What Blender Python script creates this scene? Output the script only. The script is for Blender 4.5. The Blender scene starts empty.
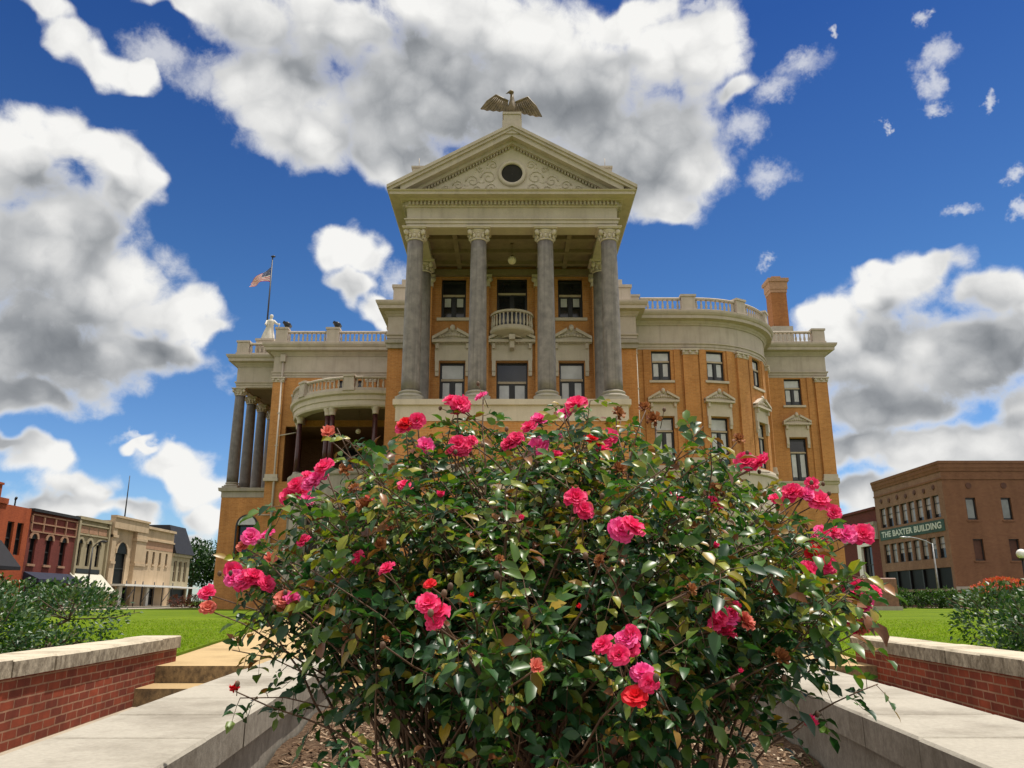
import bpy, math, random
from math import sin, cos, pi, sqrt, atan2, radians
import numpy as np
from mathutils import Vector, Matrix
RND = random.Random(7)
SC = bpy.context.scene
COL = SC.collection

# ------------------------------------------------------------------ camera
F = 800.0
PITCH = math.atan(217 / 800)
cam_d = bpy.data.cameras.new("camera")
cam = bpy.data.objects.new("camera", cam_d)
COL.objects.link(cam)
cam_d.sensor_width = 36.0
cam_d.lens = 36.0 * F / 1024
cam_d.clip_start = 0.05
cam_d.clip_end = 6000
cam.location = (0, 0, 0)          # eye level is z = 0; the lawn lies 0.62 m below it
cam.rotation_euler = (pi / 2 + PITCH, 0, 0)
SC.camera = cam

def at(px, py, Y):
    """survey helper: the point in the plane Y that the photo shows at pixel px,py"""
    v = (384 - py) / F; u = (px - 512) / F
    f = cos(PITCH) - v * sin(PITCH); up = sin(PITCH) + v * cos(PITCH)
    t = Y / f
    return Vector((u * t, Y, up * t))

# ------------------------------------------------------------------ materials
MATS = {}
def nodes_of(name):
    m = bpy.data.materials.new(name); m.use_nodes = True
    nt = m.node_tree; nt.nodes.clear()
    out = nt.nodes.new("ShaderNodeOutputMaterial")
    MATS[name] = m
    return m, nt, out
def N(nt, t, **kw):
    n = nt.nodes.new(t)
    for k, v in kw.items():
        setattr(n, k, v)
    return n
def L(nt, a, b): nt.links.new(a, b)
def rgb(c): return (c[0], c[1], c[2], 1)
def ramp(nt, fac, stops, interp='LINEAR'):
    r = N(nt, "ShaderNodeValToRGB"); r.color_ramp.interpolation = interp
    e = r.color_ramp.elements
    e[0].position, e[0].color = stops[0][0], rgb(stops[0][1])
    e[1].position, e[1].color = stops[1][0], rgb(stops[1][1])
    for p, c in stops[2:]:
        x = e.new(p); x.color = rgb(c)
    L(nt, fac, r.inputs[0]); return r.outputs[0]
def noise(nt, vec, scale, detail=4, rough=.55, dist=0):
    n = N(nt, "ShaderNodeTexNoise")
    n.inputs["Scale"].default_value = scale; n.inputs["Detail"].default_value = detail
    n.inputs["Roughness"].default_value = rough; n.inputs["Distortion"].default_value = dist
    if vec is not None: L(nt, vec, n.inputs["Vector"])
    return n
def scaled(nt, vec, s):
    m = N(nt, "ShaderNodeVectorMath", operation='MULTIPLY'); m.inputs[1].default_value = s
    L(nt, vec, m.inputs[0]); return m.outputs[0]
def mixc(nt, fac, a, b, mode='MIX'):
    m = N(nt, "ShaderNodeMix", data_type='RGBA', blend_type=mode)
    if isinstance(fac, (int, float)): m.inputs[0].default_value = fac
    else: L(nt, fac, m.inputs[0])
    for i, x in ((6, a), (7, b)):
        if isinstance(x, tuple): m.inputs[i].default_value = rgb(x)
        else: L(nt, x, m.inputs[i])
    return m.outputs[2]
def mth(nt, op, a, b=None, c=None, clamp=False):
    m = N(nt, "ShaderNodeMath", operation=op); m.use_clamp = clamp
    for i, x in enumerate((a, b, c)):
        if x is None: continue
        if isinstance(x, (int, float)): m.inputs[i].default_value = x
        else: L(nt, x, m.inputs[i])
    return m.outputs[0]
def bump(nt, h, strength, dist):
    b = N(nt, "ShaderNodeBump"); b.inputs["Strength"].default_value = strength
    b.inputs["Distance"].default_value = dist
    L(nt, h, b.inputs["Height"]); return b.outputs[0]
def bsdf(nt, out, col, rough=.7, normal=None, spec=.4, metal=0, coat=0):
    p = N(nt, "ShaderNodeBsdfPrincipled")
    if isinstance(col, tuple): p.inputs["Base Color"].default_value = rgb(col)
    else: L(nt, col, p.inputs["Base Color"])
    if isinstance(rough, (int, float)): p.inputs["Roughness"].default_value = rough
    else: L(nt, rough, p.inputs["Roughness"])
    p.inputs["Specular IOR Level"].default_value = spec
    p.inputs["Metallic"].default_value = metal
    p.inputs["Coat Weight"].default_value = coat
    if normal is not None: L(nt, normal, p.inputs["Normal"])
    L(nt, p.outputs[0], out.inputs[0]); return p
def pos(nt): return N(nt, "ShaderNodeNewGeometry").outputs["Position"]

def mat_stone(name, a, b, scale=1.5, rough=.8, streak=0.45, spots=None, fine=1.6):
    m, nt, out = nodes_of(name); P = pos(nt)
    n1 = noise(nt, P, scale, 6, .6); n2 = noise(nt, P, scale * 14, 4, .6)
    c = ramp(nt, n1.outputs[0], [(.3, a), (.7, b)])
    s = noise(nt, scaled(nt, P, (fine, fine, .12)), 1.6, 5, .65)         # rain streaks down the face
    dark = tuple(x * .6 for x in a)
    f = mth(nt, 'MULTIPLY', ramp(nt, s.outputs[0], [(.5, (0, 0, 0)), (.72, (1, 1, 1))]), streak)
    c = mixc(nt, f, c, dark)
    if spots:
        sp = noise(nt, P, spots[1], 8, .7)
        c = mixc(nt, ramp(nt, sp.outputs[0], [(spots[2], (0, 0, 0)), (spots[2] + .12, (1, 1, 1))]), c, spots[0])
    c = mixc(nt, .25, c, mixc(nt, n2.outputs[0], (.25, .25, .25), (1, 1, 1)), 'MULTIPLY')
    bsdf(nt, out, c, rough, bump(nt, n2.outputs[0], .25, .02))
    return m

def mat_brick(name, a, b, mortar, bw=.21, bh=.075, ms=.012, var=.5, bstr=.5, stain=.3):
    """brick courses laid by world position along the wall's own face"""
    m, nt, out = nodes_of(name)
    g = N(nt, "ShaderNodeNewGeometry"); P = g.outputs["Position"]
    cr = N(nt, "ShaderNodeVectorMath", operation='CROSS_PRODUCT')
    cr.inputs[0].default_value = (0, 0, 1); L(nt, g.outputs["True Normal"], cr.inputs[1])
    nm = N(nt, "ShaderNodeVectorMath", operation='NORMALIZE'); L(nt, cr.outputs[0], nm.inputs[0])
    dt = N(nt, "ShaderNodeVectorMath", operation='DOT_PRODUCT'); L(nt, P, dt.inputs[0]); L(nt, nm.outputs[0], dt.inputs[1])
    sp = N(nt, "ShaderNodeSeparateXYZ"); L(nt, P, sp.inputs[0])
    cb = N(nt, "ShaderNodeCombineXYZ"); nj = noise(nt, P, 7, 3, .6)
    L(nt, mth(nt, 'MULTIPLY_ADD', mth(nt, 'SUBTRACT', nj.outputs[0], .5), bh * .22, dt.outputs["Value"]), cb.inputs[0]); L(nt, mth(nt, 'MULTIPLY_ADD', mth(nt, 'SUBTRACT', nj.outputs[0], .5), -bh * .16, sp.outputs[2]), cb.inputs[1])
    br = N(nt, "ShaderNodeTexBrick"); L(nt, cb.outputs[0], br.inputs["Vector"])
    br.inputs["Scale"].default_value = 1; br.inputs["Brick Width"].default_value = bw
    br.inputs["Row Height"].default_value = bh; br.inputs["Mortar Size"].default_value = ms
    br.inputs["Mortar Smooth"].default_value = .2; br.inputs["Bias"].default_value = 0
    br.inputs["Color1"].default_value = rgb(a); br.inputs["Color2"].default_value = rgb(b)
    br.inputs["Mortar"].default_value = rgb(mortar)
    n1 = noise(nt, P, .35, 6, .6); n2 = noise(nt, P, 9, 4, .65)
    c = mixc(nt, stain, br.outputs[0], ramp(nt, n1.outputs[0], [(.3, (.45, .42, .4)), (.7, (1.0, 1.0, 1.0))]), 'MULTIPLY')
    n5 = noise(nt, scaled(nt, P, (.9, .9, .07)), 1.3, 5, .65); c = mixc(nt, stain * .9, c, ramp(nt, n5.outputs[0], [(.38, (.55, .50, .46)), (.6, (1.06, 1.04, 1.0))]), 'MULTIPLY')
    c = mixc(nt, var, c, ramp(nt, n2.outputs[0], [(.3, (.55, .52, .5)), (.7, (1.0, 1.0, 1.0))]), 'MULTIPLY')
    h = mth(nt, 'SUBTRACT', mth(nt, 'MULTIPLY', n2.outputs[0], .4), br.outputs[1])
    bsdf(nt, out, c, .85, bump(nt, h, bstr, .008), spec=.25)
    return m

def mat_plain(name, c, rough=.6, metal=0, var=.25, scale=3, spec=.4, coat=0):
    m, nt, out = nodes_of(name)
    n = noise(nt, pos(nt), scale, 5, .6)
    lo = tuple(x * (1 - var) for x in c); hi = tuple(min(1, x * (1 + var)) for x in c)
    bsdf(nt, out, ramp(nt, n.outputs[0], [(.3, lo), (.7, hi)]), rough, None, spec, metal, coat)
    return m

def mat_leaf(name, stops, rough=.35, trans=.3, spec=.5, interp='LINEAR'):
    """every leaf its own colour (leaf islands), light also coming through"""
    m, nt, out = nodes_of(name)
    g = N(nt, "ShaderNodeNewGeometry")
    c = ramp(nt, g.outputs["Random Per Island"], stops, interp)
    n = noise(nt, g.outputs["Position"], 60, 2)
    c = mixc(nt, .35, c, ramp(nt, n.outputs[0], [(.3, (.5, .5, .5)), (.7, (1, 1, 1))]), 'MULTIPLY')
    p = N(nt, "ShaderNodeBsdfPrincipled"); L(nt, c, p.inputs["Base Color"])
    p.inputs["Roughness"].default_value = rough; p.inputs["Specular IOR Level"].default_value = spec
    t = N(nt, "ShaderNodeBsdfTranslucent")
    L(nt, mixc(nt, 1.0, c, (1.0, 1.25, .45), 'MULTIPLY'), t.inputs[0])
    mx = N(nt, "ShaderNodeMixShader"); mx.inputs[0].default_value = trans
    L(nt, p.outputs[0], mx.inputs[1]); L(nt, t.outputs[0], mx.inputs[2]); L(nt, mx.outputs[0], out.inputs[0])
    return m

STONE = mat_stone("cream_stone", (.435, .37, .31), (.52, .45, .385), 1.2, .8, .4)
STONE_P = mat_stone("pale_trim", (.50, .43, .35), (.59, .515, .43), 1.2, .8, .3)
STONE_G = mat_stone("grey_stone", (.33, .30, .26), (.42, .38, .32), 1.0, .85, .5)
GRANITE = mat_stone("column_granite", (.135, .120, .115), (.27, .24, .225), 2.5, .5, .75, None, 5)
GRANITE_W = mat_stone("column_granite_dark", (.115, .103, .10), (.20, .18, .172), 2.5, .5, .7, None, 5)  # darker granite for the west portico columns
BRICK = mat_brick("orange_brick", (.64, .30, .10), (.53, .235, .075), (.58, .34, .16), .30, .11, .010, .35, .3, .42)
BRICK_C = mat_brick("chimney_brick", (.42, .18, .06), (.34, .135, .045), (.3, .14, .07), .24, .10, .014, .35, .3, .35)
BRICK_R = mat_brick("red_garden_brick", (.31, .062, .027), (.17, .034, .02), (.36, .20, .13), .195, .066, .007, .8, .9, .6)
BRICK_M = mat_brick("maroon_brick", (.215, .05, .04), (.165, .036, .03), (.22, .08, .065), .3, .1, .012, .4, .2, .4)
BRICK_O = mat_brick("vermilion_brick", (.44, .10, .038), (.36, .075, .03), (.38, .12, .05), .3, .1, .012, .4, .2, .4)
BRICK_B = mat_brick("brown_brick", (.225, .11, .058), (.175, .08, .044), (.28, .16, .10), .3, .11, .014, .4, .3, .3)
BRICK_D = mat_brick("dark_red_brick", (.16, .032, .026), (.11, .024, .02), (.14, .06, .05), .3, .1, .012, .4, .2, .2)
TANW = mat_stone("tan_wall", (.33, .28, .175), (.41, .35, .23), .6, .85, .5)
CREAMW = mat_stone("cream_wall", (.46, .34, .215), (.56, .425, .285), .6, .85, .5)
PINKW = mat_brick("pinkish_brick", (.43, .25, .16), (.36, .2, .13), (.45, .3, .2), .3, .1, .012, .3, .2, .2)
WHITEP = mat_plain("white_paint", (.75, .74, .70), .5, var=.06)
DARKF = mat_plain("dark_frame_paint", (.018, .018, .02), .4)
BEIGEF = mat_plain("beige_frame_paint", (.40, .32, .22), .5, var=.1)
BLIND = mat_plain("window_blind", (.46, .47, .48), .25, var=.18, scale=1.2, coat=.6)
BLACKM = mat_plain("black_metal", (.012, .012, .014), .45)
GREYM = mat_plain("grey_metal", (.30, .31, .32), .4, metal=.4)
BRONZE = mat_plain("weathered_gilding", (.125, .088, .045), .55, var=.5, scale=4)
STATUE = mat_stone("white_stone_figure", (.45, .42, .38), (.7, .66, .58), 2, .7, .5)
REDM = mat_plain("dark_red_marble", (.05, .015, .016), .3, var=.5, scale=5)
ROOFM = mat_plain("pale_roof_metal", (.50, .46, .38), .5, var=.1)
SLATE = mat_plain("dark_slate", (.02, .018, .02), .6, var=.4)
AWN_K = mat_plain("black_awning_cloth", (.012, .012, .016), .8)
AWN_W = mat_plain("white_awning_cloth", (.52, .50, .42), .8, var=.05)
AWN_B = mat_plain("navy_awning_cloth", (.015, .018, .04), .8)
SIGNG = mat_plain("green_sign_paint", (.022, .065, .05), .6, var=.3, scale=1)
SIGNW = mat_plain("sign_letter_paint", (.52, .60, .57), .6, var=.1)
ASPH = mat_stone("asphalt", (.045, .045, .045), (.06, .06, .06), 3, .9, .1)
GLOBE = mat_plain("opal_glass", (.62, .55, .38), .3, var=.05)
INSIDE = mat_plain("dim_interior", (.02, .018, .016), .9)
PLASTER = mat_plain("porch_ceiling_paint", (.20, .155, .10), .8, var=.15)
WOOD = mat_plain("brown_granite", (.20, .095, .06), .55, var=.3, scale=6)

def mk_glass():
    m, nt, out = nodes_of("dark_window_glass")
    n = noise(nt, pos(nt), .7, 2)
    bsdf(nt, out, ramp(nt, n.outputs[0], [(.35, (.006, .007, .010)), (.7, (.022, .025, .032))]), .07, None, .5)
    return m
GLASS = mk_glass()
SHOPG = mat_plain('shop_glass', (.007, .007, .008), .4, var=.5, scale=.8, spec=.1)

def mk_cap(name, pale_tone, dark, joint_scale=2.2, amt=.9):
    """limestone coping: pale top, grey-black weather on it as blotches"""
    m, nt, out = nodes_of(name); P = pos(nt)
    n1 = noise(nt, P, joint_scale, 8, .65); n2 = noise(nt, scaled(nt, P, (9, 9, 9)), 5, 6, .7)
    n3 = noise(nt, scaled(nt, P, (3, 3, 2.2)), 4.6, 10, .78)
    c = ramp(nt, n1.outputs[0], [(.32, dark), (.5, pale_tone), (.8, tuple(min(1, x * 1.12) for x in pale_tone))])
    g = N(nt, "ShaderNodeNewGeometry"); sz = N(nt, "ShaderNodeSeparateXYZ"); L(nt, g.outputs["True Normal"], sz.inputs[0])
    side = mth(nt, 'LESS_THAN', sz.outputs[2], .5)                      # upright faces darker: lichen on limestone, riser shade put into the colour
    lich_shade = mth(nt, 'MULTIPLY', ramp(nt, n3.outputs[0], [(.36, (.25, .25, .25)), (.60, (amt, amt, amt))]), side)
    c = mixc(nt, lich_shade, c, (.085, .065, .045))
    c = mixc(nt, .5, c, ramp(nt, n2.outputs[0], [(.3, (.6, .6, .6)), (.65, (1, 1, 1))]), 'MULTIPLY')
    bsdf(nt, out, c, .85, bump(nt, n2.outputs[0], .5, .006), spec=.25)
    return m
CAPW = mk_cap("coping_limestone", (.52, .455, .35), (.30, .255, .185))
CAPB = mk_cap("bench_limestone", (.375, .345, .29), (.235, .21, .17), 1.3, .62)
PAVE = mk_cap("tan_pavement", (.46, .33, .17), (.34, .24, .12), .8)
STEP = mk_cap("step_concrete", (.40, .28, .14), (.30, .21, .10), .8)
WALK = mk_cap("walk_concrete", (.40, .34, .26), (.28, .24, .18), .8)

def mk_lawn():
    m, nt, out = nodes_of("mown_grass"); P = pos(nt)
    n1 = noise(nt, P, .12, 5, .6); n2 = noise(nt, P, 3.0, 6, .7); n3 = noise(nt, P, 40, 3, .7)
    c = ramp(nt, n1.outputs[0], [(.3, (.105, .175, .008)), (.7, (.18, .255, .012))])
    n4 = noise(nt, scaled(nt, P, (1, .35, 1)), .9, 4, .6); c = mixc(nt, .5, c, ramp(nt, n4.outputs[0], [(.35, (.6, .62, .6)), (.65, (1.12, 1.0, 1.0))]), 'MULTIPLY')
    c = mixc(nt, .55, c, ramp(nt, n2.outputs[0], [(.3, (.45, .55, .4)), (.7, (1, 1, 1))]), 'MULTIPLY')
    c = mixc(nt, .4, c, ramp(nt, n3.outputs[0], [(.3, (.4, .45, .3)), (.7, (1, 1, 1))]), 'MULTIPLY')
    bsdf(nt, out, c, .9, bump(nt, n3.outputs[0], .6, .03), spec=.1)
    return m
LAWN = mk_lawn()
BLADE = mat_leaf("grass_blades", [(0, (.15, .235, .012)), (.6, (.22, .31, .018)), (1, (.32, .37, .05))], .7, .5, .1)

def mk_soil():
    m, nt, out = nodes_of("mulch_soil"); P = pos(nt)
    n1 = noise(nt, P, 35, 5, .7); n2 = noise(nt, P, 4, 4, .6)
    c = ramp(nt, n1.outputs[0], [(.3, (.035, .022, .015)), (.5, (.13, .08, .05)), (.72, (.27, .19, .12))])
    c = mixc(nt, .5, c, ramp(nt, n2.outputs[0], [(.3, (.5, .5, .5)), (.7, (1, 1, 1))]), 'MULTIPLY')
    bsdf(nt, out, c, .95, bump(nt, n1.outputs[0], 1, .03), spec=.1)
    return m
SOIL = mk_soil()
CHIP = mat_leaf("bark_chips", [(0, (.06, .035, .022)), (.35, (.20, .12, .07)), (.7, (.38, .27, .18)), (1, (.55, .45, .33))], .9, .0, .1)
LEAF = mat_leaf("rose_leaf", [(0, (.010, .045, .018)), (.3, (.018, .074, .024)), (.62, (.038, .115, .028)), (.84, (.095, .185, .038)),
                              (.95, (.16, .22, .03)), (.98, (.40, .27, .02)), (.99, (.20, .07, .02)), (1, (.10, .04, .02))], .38, .33, .45)
LEAF_Y = mat_leaf("young_rose_leaf", [(0, (.035, .10, .02)), (.45, (.09, .17, .025)), (.68, (.30, .31, .03)), (.82, (.32, .20, .03)),
                                      (.9, (.13, .04, .018)), (1, (.32, .13, .04))], .35, .35, .45)
SHRUB = mat_leaf("shrub_leaf", [(0, (.012, .05, .016)), (.5, (.03, .085, .022)), (.85, (.07, .13, .03)), (1, (.15, .19, .05))], .4, .25, .45)
HEDGE = mat_leaf("hedge_leaf", [(0, (.02, .06, .012)), (.6, (.05, .12, .02)), (1, (.11, .19, .03))], .5, .25, .3)
TREEL = mat_leaf("tree_leaf", [(0, (.008, .03, .01)), (.6, (.02, .06, .015)), (1, (.05, .10, .02))], .5, .25, .3)
REDLEAF = mat_leaf("red_shrub_leaf", [(0, (.03, .05, .015)), (.5, (.12, .03, .02)), (1, (.25, .05, .03))], .5, .25, .3)
CORAL = mat_leaf("coral_blossom", [(0, (.55, .05, .045)), (.6, (.68, .13, .08)), (1, (.5, .22, .08))], .6, .3, .2)
BARK = mat_plain("bark", (.09, .06, .04), .9, var=.4, scale=8)
CANE = mat_plain("rose_cane", (.105, .060, .035), .7, var=.5, scale=14)
def mat_petal(name, a, b, tr=.35):
    m, nt, out = nodes_of(name)
    g = N(nt, "ShaderNodeNewGeometry")
    c = ramp(nt, g.outputs["Random Per Island"], [(0, a), (1, b)])
    p = N(nt, "ShaderNodeBsdfPrincipled"); L(nt, c, p.inputs["Base Color"]); p.inputs["Roughness"].default_value = .55
    p.inputs["Specular IOR Level"].default_value = .25
    t = N(nt, "ShaderNodeBsdfTranslucent"); L(nt, c, t.inputs[0])
    mx = N(nt, "ShaderNodeMixShader"); mx.inputs[0].default_value = tr
    L(nt, p.outputs[0], mx.inputs[1]); L(nt, t.outputs[0], mx.inputs[2]); L(nt, mx.outputs[0], out.inputs[0])
    return m
P_PINK = mat_petal("pink_petal", (.76, .018, .13), (.90, .08, .24))
P_MAG = mat_petal("magenta_petal", (.80, .04, .27), (.92, .16, .42))
P_RED = mat_petal("red_petal", (.68, .012, .022), (.80, .03, .05))
P_CORAL = mat_petal("faded_petal", (.62, .10, .08), (.72, .22, .16))
P_BROWN = mat_petal("spent_petal", (.16, .045, .02), (.42, .17, .06), .2)
STAMEN = mat_plain("stamen", (.55, .32, .04), .8)

# ------------------------------------------------------------------ mesh builder
class MB:
    def __init__(s): s.v = []; s.f = []; s.sm = []
    def add(s, vs, fs, smooth=False):
        o = len(s.v); s.v += [tuple(p) for p in vs]
        for f in fs: s.f.append(tuple(i + o for i in f)); s.sm.append(smooth)
    def box(s, x0, x1, y0, y1, z0, z1, M=None):
        vs = [(x, y, z) for z in (z0, z1) for y in (y0, y1) for x in (x0, x1)]
        if M is not None: vs = [M @ Vector(p) for p in vs]
        s.add(vs, [(0, 2, 3, 1), (4, 5, 7, 6), (0, 1, 5, 4), (2, 6, 7, 3), (0, 4, 6, 2), (1, 3, 7, 5)])
    def bbox(s, x0, x1, y0, y1, z0, z1, b, M=None):
        """box with chamfered upper edges"""
        r = [((x0, x1, y0, y1), z0), ((x0, x1, y0, y1), z1 - b), ((x0 + b, x1 - b, y0 + b, y1 - b), z1)]
        vs = []
        for (a0, a1, c0, c1), z in r: vs += [(a0, c0, z), (a1, c0, z), (a1, c1, z), (a0, c1, z)]
        if M is not None: vs = [M @ Vector(p) for p in vs]
        fs = [(3, 2, 1, 0), (8, 9, 10, 11)]
        for k in (0, 4):
            for i in range(4): j = (i + 1) % 4; fs.append((k + i, k + j, k + j + 4, k + i + 4))
        s.add(vs, fs)
    def prism(s, poly, y0, y1, M=None):
        """x,z outline (counter-clockwise seen from -y) pushed from y0 (front) to y1"""
        n = len(poly)
        vs = [(x, y0, z) for x, z in poly] + [(x, y1, z) for x, z in poly]
        if M is not None: vs = [M @ Vector(p) for p in vs]
        fs = [tuple(range(n)), tuple(range(2 * n - 1, n - 1, -1))]
        for i in range(n): j = (i + 1) % n; fs.append((j, i, i + n, j + n))
        s.add(vs, fs)
    def slab(s, poly, z0, z1):
        n = len(poly)
        s.add([(x, y, z0) for x, y in poly] + [(x, y, z1) for x, y in poly],
              [tuple(range(n - 1, -1, -1)), tuple(range(n, 2 * n))] + [(i, (i + 1) % n, (i + 1) % n + n, i + n) for i in range(n)])
    def lathe(s, prof, c, seg=16, smooth=True, M=None, cap=True):
        vs = []; fs = []
        for r, z in prof:
            for k in range(seg):
                a = 2 * pi * k / seg; vs.append(Vector((c[0] + r * cos(a), c[1] + r * sin(a), c[2] + z)))
        if M is not None: vs = [M @ p for p in vs]
        for i in range(len(prof) - 1):
            for k in range(seg):
                j = (k + 1) % seg; fs.append((i * seg + k, i * seg + j, (i + 1) * seg + j, (i + 1) * seg + k))
        s.add(vs, fs, smooth)
        if cap:
            o = len(s.v) - len(vs)
            s.f.append(tuple(o + k for k in range(seg - 1, -1, -1))); s.sm.append(False)
            o2 = o + (len(prof) - 1) * seg
            s.f.append(tuple(o2 + k for k in range(seg))); s.sm.append(False)
    def tube(s, pts, rad, seg=6, smooth=True, cap=True):
        pts = [Vector(p) for p in pts]; n = len(pts)
        if not hasattr(rad, '__len__'): rad = [rad] * n
        vs = []; fs = []; ref = None
        for i, p in enumerate(pts):
            d = (pts[min(i + 1, n - 1)] - pts[max(i - 1, 0)])
            if d.length < 1e-9: d = Vector((0, 0, 1))
            d.normalize()
            if ref is None: ref = Vector((1, 0, 0)) if abs(d.x) < .8 else Vector((0, 1, 0))
            a = (ref - d * ref.dot(d))
            if a.length < 1e-6: a = d.orthogonal()
            a.normalize(); b = d.cross(a); ref = a
            for k in range(seg):
                t = 2 * pi * k / seg; vs.append(p + (a * cos(t) + b * sin(t)) * rad[i])
        for i in range(n - 1):
            for k in range(seg):
                j = (k + 1) % seg; fs.append((i * seg + k, i * seg + j, (i + 1) * seg + j, (i + 1) * seg + k))
        if cap: fs += [tuple(range(seg - 1, -1, -1)), tuple((n - 1) * seg + k for k in range(seg))]
        s.add(vs, fs, smooth)
    def ball(s, c, r, seg=12, rings=8, sc=(1, 1, 1)):
        vs = []; fs = []
        for i in range(rings + 1):
            t = pi * i / rings
            for k in range(seg):
                a = 2 * pi * k / seg
                vs.append((c[0] + r * sc[0] * sin(t) * cos(a), c[1] + r * sc[1] * sin(t) * sin(a), c[2] - r * sc[2] * cos(t)))
        for i in range(rings):
            for k in range(seg):
                j = (k + 1) % seg; fs.append((i * seg + k, i * seg + j, (i + 1) * seg + j, (i + 1) * seg + k))
        s.add(vs, fs, True)
    def sweep(s, path, prof, closed_prof=True, smooth=False):
        """moulding: prof of (out, z) carried along a plan path; out is to the right of travel"""
        offs = [offset(path, o) for o, z in prof]
        n = len(path); m = len(prof); vs = []; fs = []
        for j in range(m):
            for i in range(n): vs.append((offs[j][i][0], offs[j][i][1], prof[j][1]))
        for j in range(m if closed_prof else m - 1):
            jj = (j + 1) % m
            for i in range(n - 1): fs.append((j * n + i, j * n + i + 1, jj * n + i + 1, jj * n + i))
        if closed_prof:
            fs += [tuple(j * n for j in range(m)), tuple(j * n + n - 1 for j in range(m - 1, -1, -1))]
        s.add(vs, fs, smooth)
    def build(s, name, mat, parent=None, base=(0, 0, 0)):
        me = bpy.data.meshes.new(name)
        b = Vector(base)
        vs = [(p[0] - b[0], p[1] - b[1], p[2] - b[2]) for p in s.v]
        me.from_pydata(vs, [], s.f); me.update()
        if any(s.sm): me.polygons.foreach_set("use_smooth", s.sm)
        me.materials.append(mat)
        o = bpy.data.objects.new(name, me); COL.objects.link(o)
        if parent is not None: o.parent = parent
        return o

def offset(path, d):
    n = len(path); out = []
    for i in range(n):
        ns = []
        if i > 0: ns.append(seg_n(path[i - 1], path[i]))
        if i < n - 1: ns.append(seg_n(path[i], path[i + 1]))
        if len(ns) == 1: nx, ny = ns[0]
        else:
            nx, ny = ns[0][0] + ns[1][0], ns[0][1] + ns[1][1]
            l = nx * nx + ny * ny
            if l < 1e-6: nx, ny = ns[0]
            else: nx, ny = nx * 2 / l, ny * 2 / l
        out.append((path[i][0] + nx * d, path[i][1] + ny * d))
    return out
def seg_n(a, b):
    dx, dy = b[0] - a[0], b[1] - a[1]; l = sqrt(dx * dx + dy * dy) or 1
    return (dy / l, -dx / l)
def arc(cx, cy, r, a0, a1, n):
    """plan arc; angle 0 points to -y, +90 to +x"""
    return [(cx + r * sin(radians(a0 + (a1 - a0) * i / n)), cy - r * cos(radians(a0 + (a1 - a0) * i / n))) for i in range(n + 1)]

def tag(o, label, cat, group=None, kind=None):
    if label: o["label"] = label
    if cat: o["category"] = cat
    if group: o["group"] = group
    if kind: o["kind"] = kind
    return o
def thing(name, label, cat, loc=(0, 0, 0), group=None):
    o = bpy.data.objects.new(name, None); COL.objects.link(o); o.location = loc; o.empty_display_size = .2
    return tag(o, label, cat, group)
def structure(o): o["kind"] = "structure"; return o
def dup(o, parent=None, loc=None, rz=None):
    c = o.copy(); COL.objects.link(c)
    if parent is not None: c.parent = parent
    if loc is not None: c.location = loc
    if rz is not None: c.rotation_euler = (0, 0, rz)
    for ch in [x for x in o.children]: dup(ch, c)
    return c

def straight(a, b):
    l = sqrt((b[0] - a[0]) ** 2 + (b[1] - a[1]) ** 2); n = seg_n(a, b)
    return (lambda s: (a[0] + (b[0] - a[0]) * s / l, a[1] + (b[1] - a[1]) * s / l, n[0], n[1])), l
def bow(cx, cy, r):
    """s is arc length from angle 0"""
    return lambda s: (cx + r * sin(s / r), cy - r * cos(s / r), sin(s / r), -cos(s / r))

def wall(mb, P, s0, s1, z0, z1, holes=(), ds=50, depth=.35, out=0.0):
    S = {s0, s1}; Z = {z0, z1}
    for h in holes: S |= {h[0], h[1]}; Z |= {h[2], h[3]}
    n = max(1, int(math.ceil((s1 - s0) / ds)))
    for i in range(n + 1): S.add(s0 + (s1 - s0) * i / n)
    S = sorted(x for x in S if s0 - 1e-6 <= x <= s1 + 1e-6); Z = sorted(x for x in Z if z0 - 1e-6 <= x <= z1 + 1e-6)
    S = [x for i, x in enumerate(S) if i == 0 or x - S[i - 1] > 1e-5]; Z = [x for i, x in enumerate(Z) if i == 0 or x - Z[i - 1] > 1e-5]
    def pt(s, z, d=0.0):
        x, y, nx, ny = P(s); return (x + nx * (out - d), y + ny * (out - d), z)
    for i in range(len(S) - 1):
        for j in range(len(Z) - 1):
            cs, cz = (S[i] + S[i + 1]) / 2, (Z[j] + Z[j + 1]) / 2
            if any(h[0] < cs < h[1] and h[2] < cz < h[3] for h in holes): continue
            mb.add([pt(S[i], Z[j]), pt(S[i + 1], Z[j]), pt(S[i + 1], Z[j + 1]), pt(S[i], Z[j + 1])], [(0, 1, 2, 3)])
    for a, b, c, d in [h[:4] for h in holes]:
        mb.add([pt(a, c), pt(a, c, depth), pt(a, d, depth), pt(a, d)], [(0, 3, 2, 1)])
        mb.add([pt(b, c), pt(b, c, depth), pt(b, d, depth), pt(b, d)], [(0, 1, 2, 3)])
        mb.add([pt(a, d), pt(b, d), pt(b, d, depth), pt(a, d, depth)], [(0, 3, 2, 1)])
        mb.add([pt(a, c), pt(b, c), pt(b, c, depth), pt(a, c, depth)], [(0, 1, 2, 3)])

def curved_box(mb, P, s0, s1, z0, z1, o0, o1, n=3):
    """solid strip standing out from a wall between offsets o0 (back) and o1 (front)"""
    pth = [P(s0 + (s1 - s0) * i / n)[:2] for i in range(n + 1)]
    nn = [P(s0 + (s1 - s0) * i / n)[2:] for i in range(n + 1)]
    f = [(p[0] + q[0] * o1, p[1] + q[1] * o1) for p, q in zip(pth, nn)]
    b = [(p[0] + q[0] * o0, p[1] + q[1] * o0) for p, q in zip(pth, nn)]
    mb.slab(f + b[::-1], z0, z1)

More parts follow.
